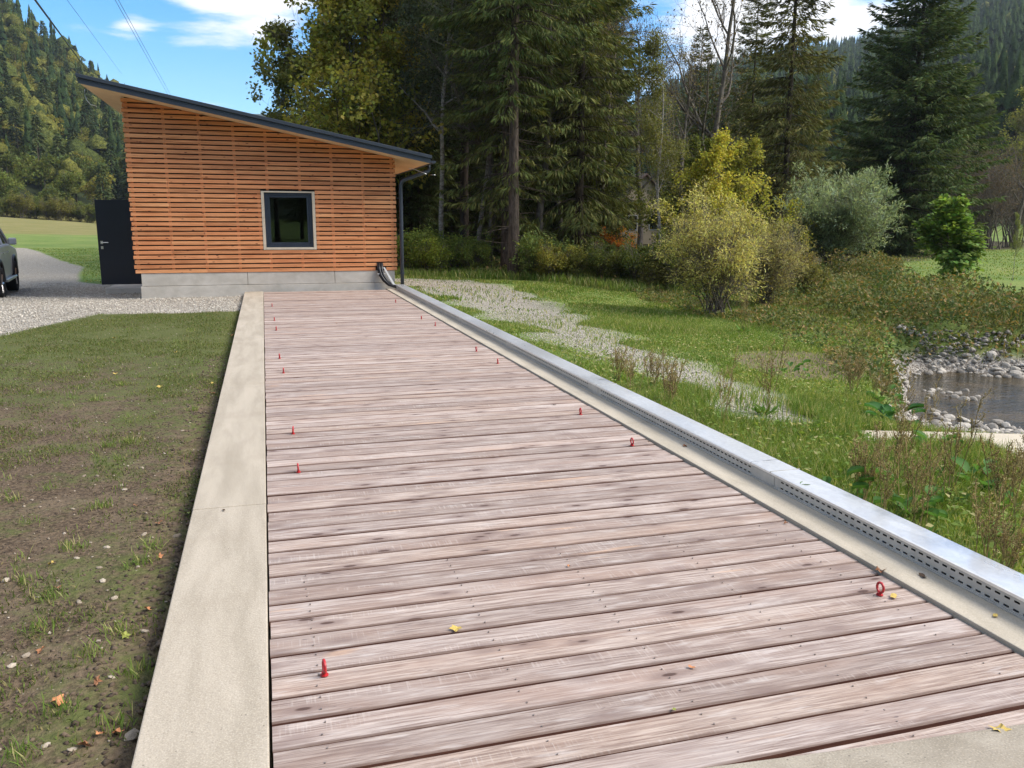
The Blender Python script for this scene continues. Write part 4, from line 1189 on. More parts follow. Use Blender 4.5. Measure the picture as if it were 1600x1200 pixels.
PT('sycamore', 1485, 21.9, 'young sycamore with a round dark green crown on the far bank', scale=(1.22, 1.22, .92), color=rgb(.17, .28, .06))
# slim sapling at the right edge
PT('aspen', 1593, 21.5, 'slim pale sapling standing on the bank at the right edge', scale=(.10, .10, .19), color=rgb(.22, .26, .08))
# spruces deep in the wood, nothing tells them apart
deep = []
rg = random.Random(3)
for px in list(range(610, 950, 24)):
    for Y in (40 + rg.uniform(-3, 3), 50 + rg.uniform(-4, 4), 62 + rg.uniform(-4, 4)): deep.append((px + rg.uniform(-14, 14), Y))
for px in range(1040, 1260, 30): deep.append((px + rg.uniform(-12, 12), 56 + rg.uniform(-5, 5)))
for i, (px, Y) in enumerate(deep):
    sc1 = rg.uniform(.85, 1.1) if px < 945 else rg.uniform(.5, .62)
    if px > 900: sc1 *= .85
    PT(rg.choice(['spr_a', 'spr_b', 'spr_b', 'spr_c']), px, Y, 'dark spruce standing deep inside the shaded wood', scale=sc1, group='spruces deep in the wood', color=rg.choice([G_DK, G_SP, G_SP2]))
# small bushy spruces filling the middle storey
for px, Y in ((655, 36), (700, 38), (760, 37), (835, 36), (880, 38), (925, 35), (1120, 44), (1190, 42)):
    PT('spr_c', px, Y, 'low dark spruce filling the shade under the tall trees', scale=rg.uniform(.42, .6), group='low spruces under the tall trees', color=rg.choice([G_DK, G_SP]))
# trees behind the camera, seen only in the shed window
for x, y in ((-4, -22), (1, -25), (5.5, -23), (10, -26), (-9, -27), (15, -24), (3, -31), (-14, -24)):
    plant(rg.choice(['spr_a', 'spr_b']), x, y, 'spruce mirrored in the shed window', scale=.95, group='spruces mirrored in the window', color=G_SP)
# understorey shrubs
U = [(650, 29.5, 1.0, rgb(.10, .13, .035), 'green shrub right of the downpipe'), (672, 29, .75, rgb(.12, .15, .03), 'low green shrub at the foot of the leaning aspen'),
     (716, 30, .9, rgb(.09, .12, .03), 'green shrub between the aspen stem and the spruce trunks'), (745, 29, .7, rgb(.08, .11, .03), 'small dark shrub left of the thick trunk'),
     (838, 25.3, 1.15, rgb(.11, .15, .05), 'grey green shrub right of the thick trunk'), (862, 24.4, .8, rgb(.17, .17, .04), 'yellowing shrub right of the thick trunk'),
     (890, 24.5, .85, rgb(.14, .15, .04), 'yellow olive shrub in front of the dark wood'), 
     (945, 23.8, .9, rgb(.07, .09, .025), 'dark shrub below the far yellow house'), (975, 23.2, .8, rgb(.08, .09, .025), 'dark low shrub below the orange leaves'),
     (1000, 22.6, .9, rgb(.06, .08, .022), 'dark green shrub left of the birch stem'), (1030, 21.5, .7, rgb(.10, .10, .03), 'brownish shrub at the foot of the birch stem'),
     (1062, 21.5, 1.1, rgb(.07, .09, .02), 'dark green shrub between the birch stem and the osier'), (1090, 24, 1.3, rgb(.12, .13, .03), 'green yellow shrub behind the osier bush'),
     (1235, 21.0, .95, rgb(.16, .14, .05), 'brownish shrub on the bank right of the osiers'), (1262, 19.5, .7, rgb(.12, .12, .04), 'low bramble shrub below the willow'),
     
     (960, 27.5, 1.0, rgb(.45, .22, .04), 'shrub with bright orange leaves below the far house'), (1010, 26.5, .6, rgb(.42, .24, .04), 'small shrub with orange yellow leaves'),
]
for i, (px, Y, scl, colr, lb) in enumerate(U):
    bo = 1.7 if i < 4 else 1.1
    PT('shrub' if i % 2 else 'shrub2', px, Y - (1.5 if i < 4 else 0), lb, scale=scl * (.8 if i > 3 else 1), color=rgb(colr[0] * 1.5 * bo, colr[1] * 1.5 * bo, colr[2] * 1.3 * bo))

# ------------------------------------------------------------------ far yellow house in the trees
hx = bearing(1005) * 62; hy = 62; hz = float(Z(hx, hy))
house = thing('yellow_house', 'pale yellow house with a brown roof half hidden behind the trees', 'house', (hx, hy, hz))
b = MB(); w2 = 1.95
b.prism_y([(hx - w2, hz), (hx + w2, hz), (hx + w2, hz + 3.6), (hx, hz + 5.4), (hx - w2, hz + 3.6)], hy, hy + 9); b.build('wall', M['plaster'], house)
b = MB(); 
for s in (-1, 1):
    b.add([(hx, hy - .4, hz + 5.55), (hx + s * (w2 + .4), hy - .4, hz + 3.4), (hx + s * (w2 + .4), hy + 9.4, hz + 3.4), (hx, hy + 9.4, hz + 5.55),
           (hx, hy - .4, hz + 5.40), (hx + s * (w2 + .4), hy - .4, hz + 3.25), (hx + s * (w2 + .4), hy + 9.4, hz + 3.25), (hx, hy + 9.4, hz + 5.40)],
          [(0, 1, 2, 3), (7, 6, 5, 4), (0, 4, 5, 1), (1, 5, 6, 2), (2, 6, 7, 3), (3, 7, 4, 0)])
b.build('roof', M['rooftile'], house)
for wx in (-.9, .9):
    b = MB(); b.box(hx + wx - .4, hx + wx + .4, hy - .04, hy + .05, hz + 1.1, hz + 2.3); f_ = b.build('window', M['white'], house)
    b = MB(); b.box(hx + wx - .32, hx + wx + .32, hy - .06, hy - .041, hz + 1.18, hz + 2.22); o = b.build('pane', M['carglass'], house); o.parent = f_

# ------------------------------------------------------------------ left hillside wood: individual trees
def far_crown(seed, kind):
    rng = np.random.default_rng(seed)
    if kind == 'spruce':
        h, R = 15, 2.6; n = 900
        t = rng.random(n) ** 1.3; az = rng.uniform(0, 6.28, n); rr = R * (1 - t) ** .85 * rng.uniform(.35, 1.05, n)
        C = np.stack([rr * np.cos(az), rr * np.sin(az), 1.2 + t * (h - 1.2)], 1)
        A = np.stack([np.cos(az), np.sin(az), -.5 + rng.normal(0, .25, n)], 1)
        return leaf_mesh('crown', C, A, rng.normal(0, .5, A.shape) + np.array([0, 0, 1.0]), rng.uniform(.7, 1.3, n), .42, M['needle'], .05), h
    n = 1500; h = 12
    L = 9; cs = np.stack([rng.normal(0, 1.6, L), rng.normal(0, 1.6, L), rng.uniform(3.6, 9.3, L)], 1); rs = rng.uniform(1.4, 2.5, L)
    k = rng.integers(0, L, n); d = nrm_(rng.normal(0, 1, (n, 3))); d[:, 2] = np.abs(d[:, 2]) * .9 + d[:, 2] * .1
    C = cs[k] + d * rs[k][:, None] * rng.uniform(.7, 1.05, (n, 1))
    A = nrm_(d) + rng.normal(0, .6, d.shape)
    return leaf_mesh('crown', C, A, d + rng.normal(0, .5, d.shape), rng.uniform(.35, .7, n), .42, M['leaf'], .05), h
FP = []
for i, kd in enumerate(['leafy', 'leafy', 'leafy', 'spruce', 'spruce']):
    cm, h = far_crown(50 + i, kd)
    tm = tube_mesh('trunk', [(np.zeros(3), np.array([0, 0, h * .5]), .22, .15), (np.array([0, 0, h * .5]), np.array([0, 0, h * .9]), .15, .05)], M['bark'], 4)
    proto('far%d' % i, 'hillside_tree' if kd == 'leafy' else 'hillside_spruce', 'tree', tm, cm, rgb(.1, .1, .03))
rg = random.Random(9)
cols_leaf = [rgb(.13, .16, .035), rgb(.17, .19, .04), rgb(.22, .22, .045), rgb(.26, .25, .05), rgb(.15, .19, .045), rgb(.11, .14, .035), rgb(.095, .125, .035)]
cnt = 0
tries = 0
pts = []
while cnt < 285 and tries < 9000:
    tries += 1
    az = rg.uniform(-17.5, -2.0); r = 200 + 285 * rg.random() ** 1.1
    x, y = r * math.sin(math.radians(az)), r * math.cos(math.radians(az))
    sp_ = 4.6 + r * .006
    if any((x - a) ** 2 + (y - b) ** 2 < sp_ ** 2 for a, b in pts): continue
    pts.append((x, y)); cnt += 1
    if rg.random() < .52:
        plant('far%d' % rg.randrange(3), x, y, 'broadleaf tree in autumn green and yellow on the left hillside', scale=rg.uniform(.8, 1.15) * (1 if r > 215 else .8), group='broadleaf trees on the left hillside', color=rg.choice(cols_leaf))
    else:
        plant('far%d' % (3 + rg.randrange(2)), x, y, 'dark conifer among the broadleaf trees on the left hillside', scale=rg.uniform(.8, 1.15), group='conifers on the left hillside', color=rg.choice([rgb(.05, .078, .03), rgb(.07, .10, .035), rgb(.042, .065, .028)]))
# shrubs of the wood margin
for i in range(26):
    az = -17.0 + i * .42 + rg.uniform(-.15, .15); r = 197 + rg.uniform(-2, 3)
    plant('shrub', r * math.sin(math.radians(az)), r * math.cos(math.radians(az)), 'green shrub at the meadow edge of the left wood', scale=rg.uniform(1.6, 2.8), group='shrubs at the meadow edge of the left wood', color=rg.choice([rgb(.12, .16, .035), rgb(.15, .18, .04), rgb(.20, .20, .045)]))

# rest of the woods on the slopes, beyond counting: one object
def far_wood(name, n, azr, rr, seed, spr=.85, per=46, hs=(13, 22), mat=None, avoid=None):
    rng = np.random.default_rng(seed)
    az = np.radians(rng.uniform(*azr, n)); r = np.sqrt(rng.uniform(rr[0] ** 2, rr[1] ** 2, n))
    x, y = r * np.sin(az), r * np.cos(az)
    z = Z(x, y)
    leafy = rng.random(n) > spr
    VV, FF, TT = [], [], []
    off = 0
    # conifers: ragged tiers of boughs
    k = ~leafy; m = k.sum(); K = 9; tiers = 6
    h = rng.uniform(*hs, m); R = h * rng.uniform(.12, .17, m)
    t_a = np.arange(K) * 2 * math.pi / K
    for t in range(tiers):
        z0 = .04 + .15 * t; z1 = min(1.0, z0 + .34 - .02 * t); rad = R * (1 - .145 * t) * rng.uniform(.85, 1.1, m)
        rj = rad[:, None] * rng.uniform(.45, 1.2, (m, K)); a_ = t_a[None] + rng.uniform(0, 6.28, (m, 1))
        ring = np.stack([x[k][:, None] + rj * np.cos(a_), y[k][:, None] + rj * np.sin(a_), z[k][:, None] + h[:, None] * (z0 + rng.uniform(-.03, .05, (m, K)))], -1)
        top = np.stack([x[k], y[k], z[k] + h * z1], -1)[:, None]
        V = np.concatenate([ring, top], 1); j = np.arange(K)
        F = np.stack([j, (j + 1) % K, np.full(K, K)], -1)[None] + (np.arange(m) * (K + 1))[:, None, None] + off
        VV.append(V.reshape(-1, 3)); FF.append(F.reshape(-1, 3)); off += m * (K + 1)
        TT.append(np.repeat(rng.uniform(0, .42, m) if t == 0 else TT0, K))
        if t == 0: TT0 = TT[0].reshape(m, K)[:, 0]
    # broadleaf crowns: clusters of rough lumps
    k = leafy; m = k.sum(); h = rng.uniform(*hs, m) * .75; tt = rng.uniform(.55, 1.0, m)
    dirs = nrm_(np.array([(1, 0, -.4), (.3, .95, -.4), (-.8, .6, -.4), (-.8, -.6, -.4), (.3, -.95, -.4), (.8, .58, .45), (-.3, .95, .45), (-1, 0, .45), (-.3, -.95, .45), (.8, -.58, .45), (0, 0, 1.0), (0, 0, -1.0)]))
    fc = np.array([(0, 1, 5), (1, 6, 5), (1, 2, 6), (2, 7, 6), (2, 3, 7), (3, 8, 7), (3, 4, 8), (4, 9, 8), (4, 0, 9), (0, 5, 9), (5, 6, 10), (6, 7, 10), (7, 8, 10), (8, 9, 10), (9, 5, 10)])
    for q in range(5):
        c = np.stack([x[k] + rng.normal(0, .13, m) * h, y[k] + rng.normal(0, .13, m) * h, z[k] + h * rng.uniform(.35, .8, m)], -1)
        V = c[:, None] + dirs[None] * (h * rng.uniform(.14, .24, m))[:, None, None] * rng.uniform(.7, 1.25, (m, 12, 1))
        F = fc[None] + (np.arange(m) * 12)[:, None, None] + off
        VV.append(V.reshape(-1, 3)); FF.append(F.reshape(-1, 3)); off += m * 12
        TT.append(np.repeat(tt, len(fc)))
    me = np_mesh(name, np.concatenate(VV), np.concatenate(FF), mat)
    at = me.attributes.new('tint', 'FLOAT', 'FACE'); at.data.foreach_set('value', np.concatenate(TT).astype(np.float32))
    return tag(add(name, me), kind='stuff')
fm = Mat('hill_wood_leaves')
ta = fm.n('ShaderNodeAttribute', attribute_name='tint').outputs['Fac']
cr = fm.n('ShaderNodeValToRGB'); fm.put(cr.inputs[0], ta)
e = cr.color_ramp.elements; e[0].position = 0; e[0].color = (.032, .058, .024, 1); e[1].position = 1; e[1].color = (.26, .24, .05, 1)
q = e.new(.42); q.color = (.085, .125, .042, 1); q = e.new(.55); q.color = (.13, .16, .045, 1)
isl = fm.n('ShaderNodeNewGeometry').outputs['Random Per Island']
c = fm.mix(fm.rng(isl, 0, 1, 0, .45, False), cr.outputs[0], (.022, .034, .014))
c = fm.mix(fm.rng(fm.noise(fm.vec('Object'), 1.4, 5, .7), .38, .62, 0, .65), c, (.020, .032, .014))
M['hillwood'] = fm.done(fm.bsdf(c, .9, 0, fm.bump(fm.noise(fm.vec('Object'), 1.1, 5, .7), .9, 1.2), .0))
far_wood('hill_forest', 7600, (17, 66), (150, 850), 71, .9, 36, (14, 24), M['hillwood'])
far_wood('left_hill_forest', 1500, (-45, 3), (215, 520), 72, .5, 46, (10, 17), M['hillwood'])
far_wood('back_hill_forest', 1100, (-14, 24), (240, 760), 73, .7, 34, (12, 20), M['hillwood'])

# ------------------------------------------------------------------ grass
def scatter_region(n, xr, yr, rng, keep):
    x = rng.uniform(*xr, n); y = rng.uniform(*yr, n)
    k = keep(x, y); return x[k], y[k]
def blades(name, x, y, rng, hmin, hmax, wd, mat, lean=.5, clump=None, zoff=-.01, bend=.12):
    z = Z(x, y) + zoff
    n = len(x)
    C = np.stack([x, y, z], 1)
    az = rng.uniform(0, 6.28, n); ln = rng.uniform(.05, 1, n) * lean
    A = np.stack([np.cos(az) * ln, np.sin(az) * ln, np.ones(n)], 1)
    N = np.stack([np.cos(az), np.sin(az), np.zeros(n)], 1) + rng.normal(0, .3, (n, 3))
    L = rng.uniform(hmin, hmax, n) * (1 if clump is None else clump)
    return tag(add(name, leaf_mesh(name, C, A, N, L, wd, mat, -bend)), kind='stuff')
rng = np.random.default_rng(81)
def ok_right(x, y, pathp=.06):
    p = poly_sd(x, y, PATH_R) + .45 * wob(x, y, 2.3) ; b_ = poly_sd(x, y, BARE) + .3 * wob(x, y, 1.9)
    s = poly_sd(x, y - .0, sp); s = np.maximum(s, poly_sd(x + .25, y + .28, sp) * (rng.random(len(x)) < .75))
    d = seg_dist(x, y, STREAM)
    u = rng.random(len(x))
    return (x > 3.12) & ((p < -.05) | (u < pathp) | (u < .22 - 2.0 * p)) & ((b_ < 0) | (u < .18)) & (s < .02) & (Z(x, y) > -.47)
def lush(x, y): return np.clip(.75 + .45 * wob(x, y, .9, 3) + .35 * wob(x, y, 2.7, 1), .35, 1.6)
x, y = scatter_region(230000, (3.1, 8.5), (1.6, 7.5), rng, lambda x, y: ok_right(x, y, .05) & (x < 2.4 + y * .95 + 1.5) & (x / y < 1.35))
blades('tall_grass', x, y, rng, .05, .165, .0065, M['grass'], .8, lush(x, y) * (1 + .35 * (y < 5)))
x, y = scatter_region(190000, (3.1, 12), (7.0, 15), rng, lambda x, y: ok_right(x, y, .10))
blades('meadow_grass', x, y, rng, .03, .10, .011, M['grass'], .8, lush(x, y))
x, y = scatter_region(90000, (3.2, 13), (15, 27.5), rng, lambda x, y: ok_right(x, y, .05) & (poly_sd(x, y, FOREST) < .6))
blades('field_grass', x, y, rng, .04, .12, .022, M['grass'], .8, lush(x, y))
# taller fringe in front of the wood
x, y = scatter_region(30000, (3.5, 12), (21, 30), rng, lambda x, y: np.abs(poly_sd(x, y, FOREST) + .3 * wob(x, y, 2)) < 1.25)
blades('fringe_grass', x, y, rng, .08, .38, .024, M['grass'], .6)
# grass on the left far field
x, y = scatter_region(30000, (-16, -3), (26, 60), rng, lambda x, y: (poly_sd(x, y, GRAV_L) < -.1))
blades('roadside_grass', x, y, rng, .02, .06, .04, M['grass'], .8)
x, y = scatter_region(26000, (18, 46), (22, 62), rng, lambda x, y: (x / y < 1.25) & (x / y > .8) & (seg_dist(x, y, STREAM) > 4))
blades('far_meadow_grass', x, y, rng, .04, .10, .04, M['grass'], .8)
# clover and broad herb leaves in the near grass
x, y = scatter_region(17000, (3.1, 9), (1.8, 12), rng, lambda x, y: ok_right(x, y, .02) & (x / y < 1.3))
n = len(x); C = np.stack([x, y, Z(x, y) + rng.uniform(.02, .12, n)], 1); A = rng.normal(0, 1, (n, 3)); A[:, 2] *= .3
tag(add('ground_herbs', leaf_mesh('ground_herbs', C, A, rng.normal(0, .35, (n, 3)) + np.array([0, 0, 1.0]), rng.uniform(.02, .055, n), rng.uniform(.015, .035, n), M['grass'], .1)), kind='stuff')

# ------------------------------------------------------------------ brambles and leaves on the stream banks
def clutter(name, n, xr, yr, keep, hmax, Lr, Wr, mat, seed):
    rng = np.random.default_rng(seed)
    x, y = scatter_region(n, xr, yr, rng, keep)
    n = len(x)
    hh = np.clip(.45 + .6 * wob(x, y, 1.3, 4) + .5 * wob(x, y, 3.1, 2), .08, 1.5) * hmax
    C = np.stack([x, y, Z(x, y) + hh * rng.uniform(.05, 1, n) ** .6], 1)
    A = rng.normal(0, 1, (n, 3)); A[:, 2] -= .2
    return tag(add(name, leaf_mesh(name, C, A, rng.normal(0, .6, (n, 3)) + np.array([0, 0, 1.0]), rng.uniform(*Lr, n), rng.uniform(*Wr, n), mat, .08)), kind='stuff')
def far_side(x, y):
    """true on the far side of the stream"""
    ky = np.interp(x, [10.5, 11.3, 13.2, 17.5, 24, 34], [40, 13.0, 9.6, 7.6, 5.2, 2]); kx = np.interp(y, [9, 11.4, 14.4, 18, 23, 29, 40], [11.6, 11.2, 11.3, 12.8, 15.5, 19, 24])
    return (x > kx) & (y > np.where(x > 11.2, ky, 99))
clutter('bank_brambles', 190000, (10.5, 30), (8, 34), lambda x, y: (far_side(x, y) | ((y > 20) & (x > 14))) & (Z(x, y) > np.where(y > 12.8, -3, -1.0)) & (np.hypot(x, y) < np.where(x / y < .88, 36, 26) + wob(x, y, .8)) & (x / y < 1.35), .72, (.05, .13), (.03, .07), M['bramble'], 91)
clutter('near_bank_leaves', 60000, (7, 14), (7, 26), lambda x, y: (~far_side(x, y)) & (Z(x, y) > np.where(x / y < .9, -1.6, -.52)) & ((Z(x, y) < -.36) | (seg_dist(x, y, STREAM) < 2.6)), .26, (.04, .10), (.02, .05), M['bramble'], 92)
clutter('bank_foot_leaves', 60000, (9.5, 22), (6, 16), lambda x, y: far_side(x, y) & (Z(x, y) > -1.02) & (Z(x, y) < -.25), .14, (.04, .10), (.02, .05), M['bramble'], 95)
x, y = scatter_region(40000, (11, 30), (8, 32), rng, lambda x, y: far_side(x, y) & (seg_dist(x, y, STREAM) > 2.1) & (np.hypot(x, y) < 24) & (x / y < 1.35))
blades('bank_grass', x, y, rng, .12, .42, .018, M['bramble'], .9)
clutter('forest_floor_leaves', 42000, (3, 22), (20, 36), lambda x, y: poly_sd(x, y, FOREST) > -.3, .30, (.07, .14), (.05, .09), M['bramble'], 93)

# ------------------------------------------------------------------ stones
def rock_mesh(seed, flat=.7, sub=1):
    rng = np.random.default_rng(seed)
    import bmesh
    bm = bmesh.new(); bmesh.ops.create_icosphere(bm, subdivisions=sub + 1, radius=.5)
    dirs = nrm_(rng.normal(0, 1, (7, 3))); offs = rng.uniform(.28, .45, 7)
    for v_ in bm.verts:
        p = np.array(v_.co)
        for d, o in zip(dirs, offs):
            e_ = p @ d - o
            if e_ > 0: p = p - d * e_ * .9
        p *= 1 + rng.normal(0, .015); p[2] *= flat
        v_.co = p
    me = bpy.data.meshes.new('stone'); bm.to_mesh(me); bm.free(); me.materials.append(M['stone']); return me
RM = [rock_mesh(i, .62 + .06 * (i % 4), 1) for i in range(8)]
def octa(name, x, y, z, size, rng, mat):
    n = len(x)
    o6 = np.array([(1, 0, 0), (0, 1, 0), (-1, 0, 0), (0, -1, 0), (0, 0, 1), (0, 0, -1)], float)
    V = o6[None] * (1 + rng.normal(0, .22, (n, 6, 1))) + rng.normal(0, .12, (n, 6, 3))
    V *= size[:, None, None] * np.stack([np.ones(n), rng.uniform(.6, 1, n), rng.uniform(.4, .75, n)], 1)[:, None, :] * .5
    a_ = rng.uniform(0, 6.28, n); ca, sa = np.cos(a_)[:, None], np.sin(a_)[:, None]
    X = V[..., 0] * ca - V[..., 1] * sa + x[:, None]; Y_ = V[..., 0] * sa + V[..., 1] * ca + y[:, None]; Z_ = V[..., 2] + z[:, None]
    f = np.array([(0, 1, 4), (1, 2, 4), (2, 3, 4), (3, 0, 4), (1, 0, 5), (2, 1, 5), (3, 2, 5), (0, 3, 5)])
    F = (np.arange(n)[:, None, None] * 6 + f[None]).reshape(-1, 3)
    return tag(add(name, np_mesh(name, np.stack([X, Y_, Z_], -1).reshape(-1, 3), F, mat)), kind='stuff')
rng = np.random.default_rng(101)
x, y = scatter_region(24000, (3.3, 6.4), (5.5, 25), rng, lambda x, y: poly_sd(x, y, PATH_R) + .35 * wob(x, y, 2.3) + rng.normal(0, .14, len(x)) > -.05)
octa('path_gravel', x, y, Z(x, y) + .004, rng.uniform(.012, .034, len(x)), rng, M['pebble'])
x, y = scatter_region(45000, (-7, 3), (12, 27), rng, lambda x, y: (poly_sd(x, y, GRAV_L) + .1 * wob(x, y, 3) > 0) & ((x < -.47) & ((y < 19.4) | (x < -2.6))))
k = rng.random(len(x)) < np.clip(1.3 - (y - 12) / 16, .3, 1); x, y = x[k], y[k]
octa('drive_gravel', x, y, Z(x, y) + .004, rng.uniform(.016, .055, len(x)) , rng, M['pebble'])
# stream bed shingle
x, y = scatter_region(60000, (7, 26), (5, 14), rng, lambda x, y: (seg_dist(x, y, STREAM) < 6.2) & (x / y < 1.8) & (x / y > .90 + .03 * np.sin(3 * y)))
z = Z(x, y); k = (z > -1.30) & (z < -.50); x, y, z = x[k], y[k], z[k]
octa('stream_shingle', x, y, z + .01, rng.uniform(.04, .16, len(x)), rng, M['stone'])
# large river stones, each an object
st0 = 0
rs = random.Random(17)
placed = []
def near_px(px, py, z):
    p = at_z(px, py, z); return p[0], p[1]
zones = [((1440, 575), (1600, 612), 80, (.18, .5)), ((1430, 565), (1600, 590), 130, (.10, .30)), ((1460, 625), (1480, 660), 14, (.15, .34)), ((1480, 640), (1600, 668), 46, (.12, .3)), ((1500, 560), (1600, 600), 30, (.25, .6)), ((1440, 600), (1530, 618), 20, (.1, .25))]
for (p0, p1, n, (s0, s1)) in zones:
    for _ in range(n):
        px = rs.uniform(p0[0], p1[0]); py = rs.uniform(p0[1], p1[1])
        if p0 == (1480, 640): py = 650 + (px - 1480) * .12 + rs.uniform(-9, 12)
        X, Y_ = near_px(px, py, -1.1)
        s = rs.uniform(s0, s1) * .78
        if any((X - a) ** 2 + (Y_ - b) ** 2 < (.32 * (s + c)) ** 2 for a, b, c in placed): continue
        zz = float(Z(X, Y_))
        if zz > -.85: continue
        if zz < -1.38 and p0 not in ((1440, 600),): continue
        placed.append((X, Y_, s))
        o = add('river_stone', RM[rs.randrange(8)], None, (X, Y_, max(zz, -1.22) + s * .12), (rs.uniform(-.3, .3), rs.uniform(-.3, .3), rs.uniform(0, 6.28)))
        o.scale = (s, s * rs.uniform(.7, 1), s * rs.uniform(.7, 1.1))
        tag(o, 'grey stone lying among many others in the stream bed', 'stone', 'stones in the stream bed')

# ------------------------------------------------------------------ left soil: moss, clods, stones, leaves
rng = np.random.default_rng(111)
def soil_ok(x, y): return (poly_sd(x, y, SOIL) > .02) & (x < -.47) & (x / y > -.36)
x, y = scatter_region(230000, (-5, -.47), (1.4, 16.3), rng, soil_ok)
mo = .5 * wob(x, y, 2.1, .5) + .35 * wob(x, y, 6.3, 1.5) + .3 * wob(x, y, 13, 2.5) + .55 * sm(5, 15, y) + .25 * sm(-1.7, -1.0, x)
k = mo + rng.normal(0, .22, len(x)) > .44; x, y = x[k], y[k]
k = rng.random(len(x)) < np.clip(1.2 - y / 22, .5, 1); x, y = x[k], y[k]
blades('moss_cover', x, y, rng, .010, .036, .006, M['moss'], 1.6, 1 + .03 * y, -.002)
x, y = scatter_region(22000, (-4.5, -.48), (1.6, 11), rng, soil_ok)
octa('earth_clods', x, y, Z(x, y), rng.uniform(.006, .026, len(x)) * (1 + .6 * (x > -.75)), rng, M['clod'])
x, y = scatter_region(1500, (-4.5, -.5), (1.6, 15), rng, soil_ok)
octa('small_stones', x, y, Z(x, y) + .003, rng.uniform(.008, .024, len(x)), rng, M['soilstone'])
# grass tufts in the soil
tx, ty, cl = [], [], []
rs = random.Random(23)
tufts = [(50, 612), (150, 625), (190, 600), (20, 780), (160, 790), (75, 930), (40, 905), (200, 690), (90, 1110), (185, 985), (130, 570), (310, 565), (170, 695), (240, 855), (110, 855), (60, 985), (300, 640), (215, 880), (35, 1180), (140, 1020), (210, 1050), (180, 1130)]
for px, py in tufts:
    p = at_z(px, py, -.09)
    if p[0] > -.5: continue
    for _ in range(60): tx.append(p[0] + rs.gauss(0, .035)); ty.append(p[1] + rs.gauss(0, .035))
for _ in range(120):
    a_, b_ = rs.uniform(-4.5, -.6), rs.uniform(1.6, 14)
    for _ in range(16): tx.append(a_ + rs.gauss(0, .03)); ty.append(b_ + rs.gauss(0, .03))
tx, ty = np.array(tx), np.array(ty)
blades('grass_tufts', tx, ty, rng, .03, .085, .0045, M['grass'], 1.1)
RS = [rock_mesh(40 + i, .6, 0) for i in range(5)]
for m_ in RS: m_.materials.clear(); m_.materials.append(M['soilstone'])
stones = [(226, 984, .05, 'pale stone lying near the concrete kerb in the lower left'), (152, 742, .045, 'small white stone on the soil in the middle of the left strip'), (131, 742, .05, 'pale stone on the brown soil left of the middle'), (190, 757, .04, 'pinkish stone on the brown soil'),
          (167, 853, .05, 'long white stone on the mossy soil'), (141, 846, .03, 'small cream stone near the long white one'), (50, 780, .04, 'white stone at the left of the soil'), (100, 832, .035, 'pale pebble left of the white stone'), (8, 905, .07, 'big grey stone at the left border'),
          (124, 938, .045, 'bright white stone beside a green seedling'), (152, 999, .04, 'white stone below the seedling'), (205, 1147, .075, 'dark grey stone against the kerb at the bottom'), (40, 1021, .05, 'pale stone at the lower left edge'), (18, 1037, .045, 'cream stone at the lower left edge'),
          (276, 836, .065, 'dark slate stone beside the kerb'), (160, 906, .05, 'flat brown stone in the moss'), (175, 1055, .04, 'small stone near the bottom'), (72, 1161, .045, 'pale stone at the bottom left'), (112, 1168, .04, 'small pale stone near the bottom'), (222, 730, .05, 'flat tan stone in the moss'),
          (195, 764, .045, 'grey flat stone beside the pinkish stone'), (114, 794, .035, 'tiny pale stone on open soil'), (225, 833, .05, 'light stone near the kerb'), (215, 883, .03, 'small white pebble near the kerb'), (120, 870, .04, 'beige stone in the middle'), (90, 905, .035, 'beige pebble on bare soil'),
          (155, 885, .04, 'white flat pebble on open soil'), (178, 932, .05, 'stone in the green moss'), (60, 930, .035, 'pale pebble left of a tuft'), (290, 770, .035, 'pebble by the kerb in the shade'), (45, 700, .045, 'greyish stone in the upper soil'), (285, 672, .04, 'small stone high in the strip near the kerb')]
for i, (px, py, s, lb) in enumerate(stones):
    p = at_z(px, py, -.09)
    if p[0] > -.5: p[0] = -.5
    o = add('stone', RS[i % 5], None, (p[0], p[1], float(Z(p[0], p[1])) + s * .06), (rs.uniform(-.3, .3), rs.uniform(-.3, .3), rs.uniform(0, 6)))
    o.scale = (s * .95, s * .65, s * .6); tag(o, lb, 'stone', 'stones scattered on the mossy soil')
# fallen leaves
def leaf_shape(seed, lobed=True):
    q = random.Random(seed); n = 15; c = [(0, 0, .0)]
    for i in range(n):
        t = 2 * math.pi * i / n
        r = (.5 if i % 3 == 0 else .30) if lobed else .5 * (.45 + .55 * abs(math.cos(t)))
        r *= q.uniform(.85, 1.1)
        c.append((r * math.cos(t), r * math.sin(t) * .85, q.uniform(0, .14) + .10 * math.cos(2 * t)))
    me = bpy.data.meshes.new('leaf'); me.from_pydata(c, [], [(0, 1 + i, 1 + (i + 1) % n) for i in range(n)]); return me
def leafmat(n, c): return plain(n, c, .6, 0, .3, 40, .2, .2)
LM = {'y': leafmat('leaf_yellow', (.55, .40, .11)), 'b': leafmat('leaf_brown', (.30, .14, .07)), 'o': leafmat('leaf_orange', (.50, .22, .10)), 'd': leafmat('leaf_dark', (.08, .05, .03)), 'g': leafmat('leaf_green', (.25, .27, .06))}
LS = {}
for kk in LM:
    for s in (0, 1):
        me = leaf_shape(hash(kk) % 7 + s if False else ord(kk) + s, s == 0); me.materials.append(LM[kk]); LS[kk, s] = me
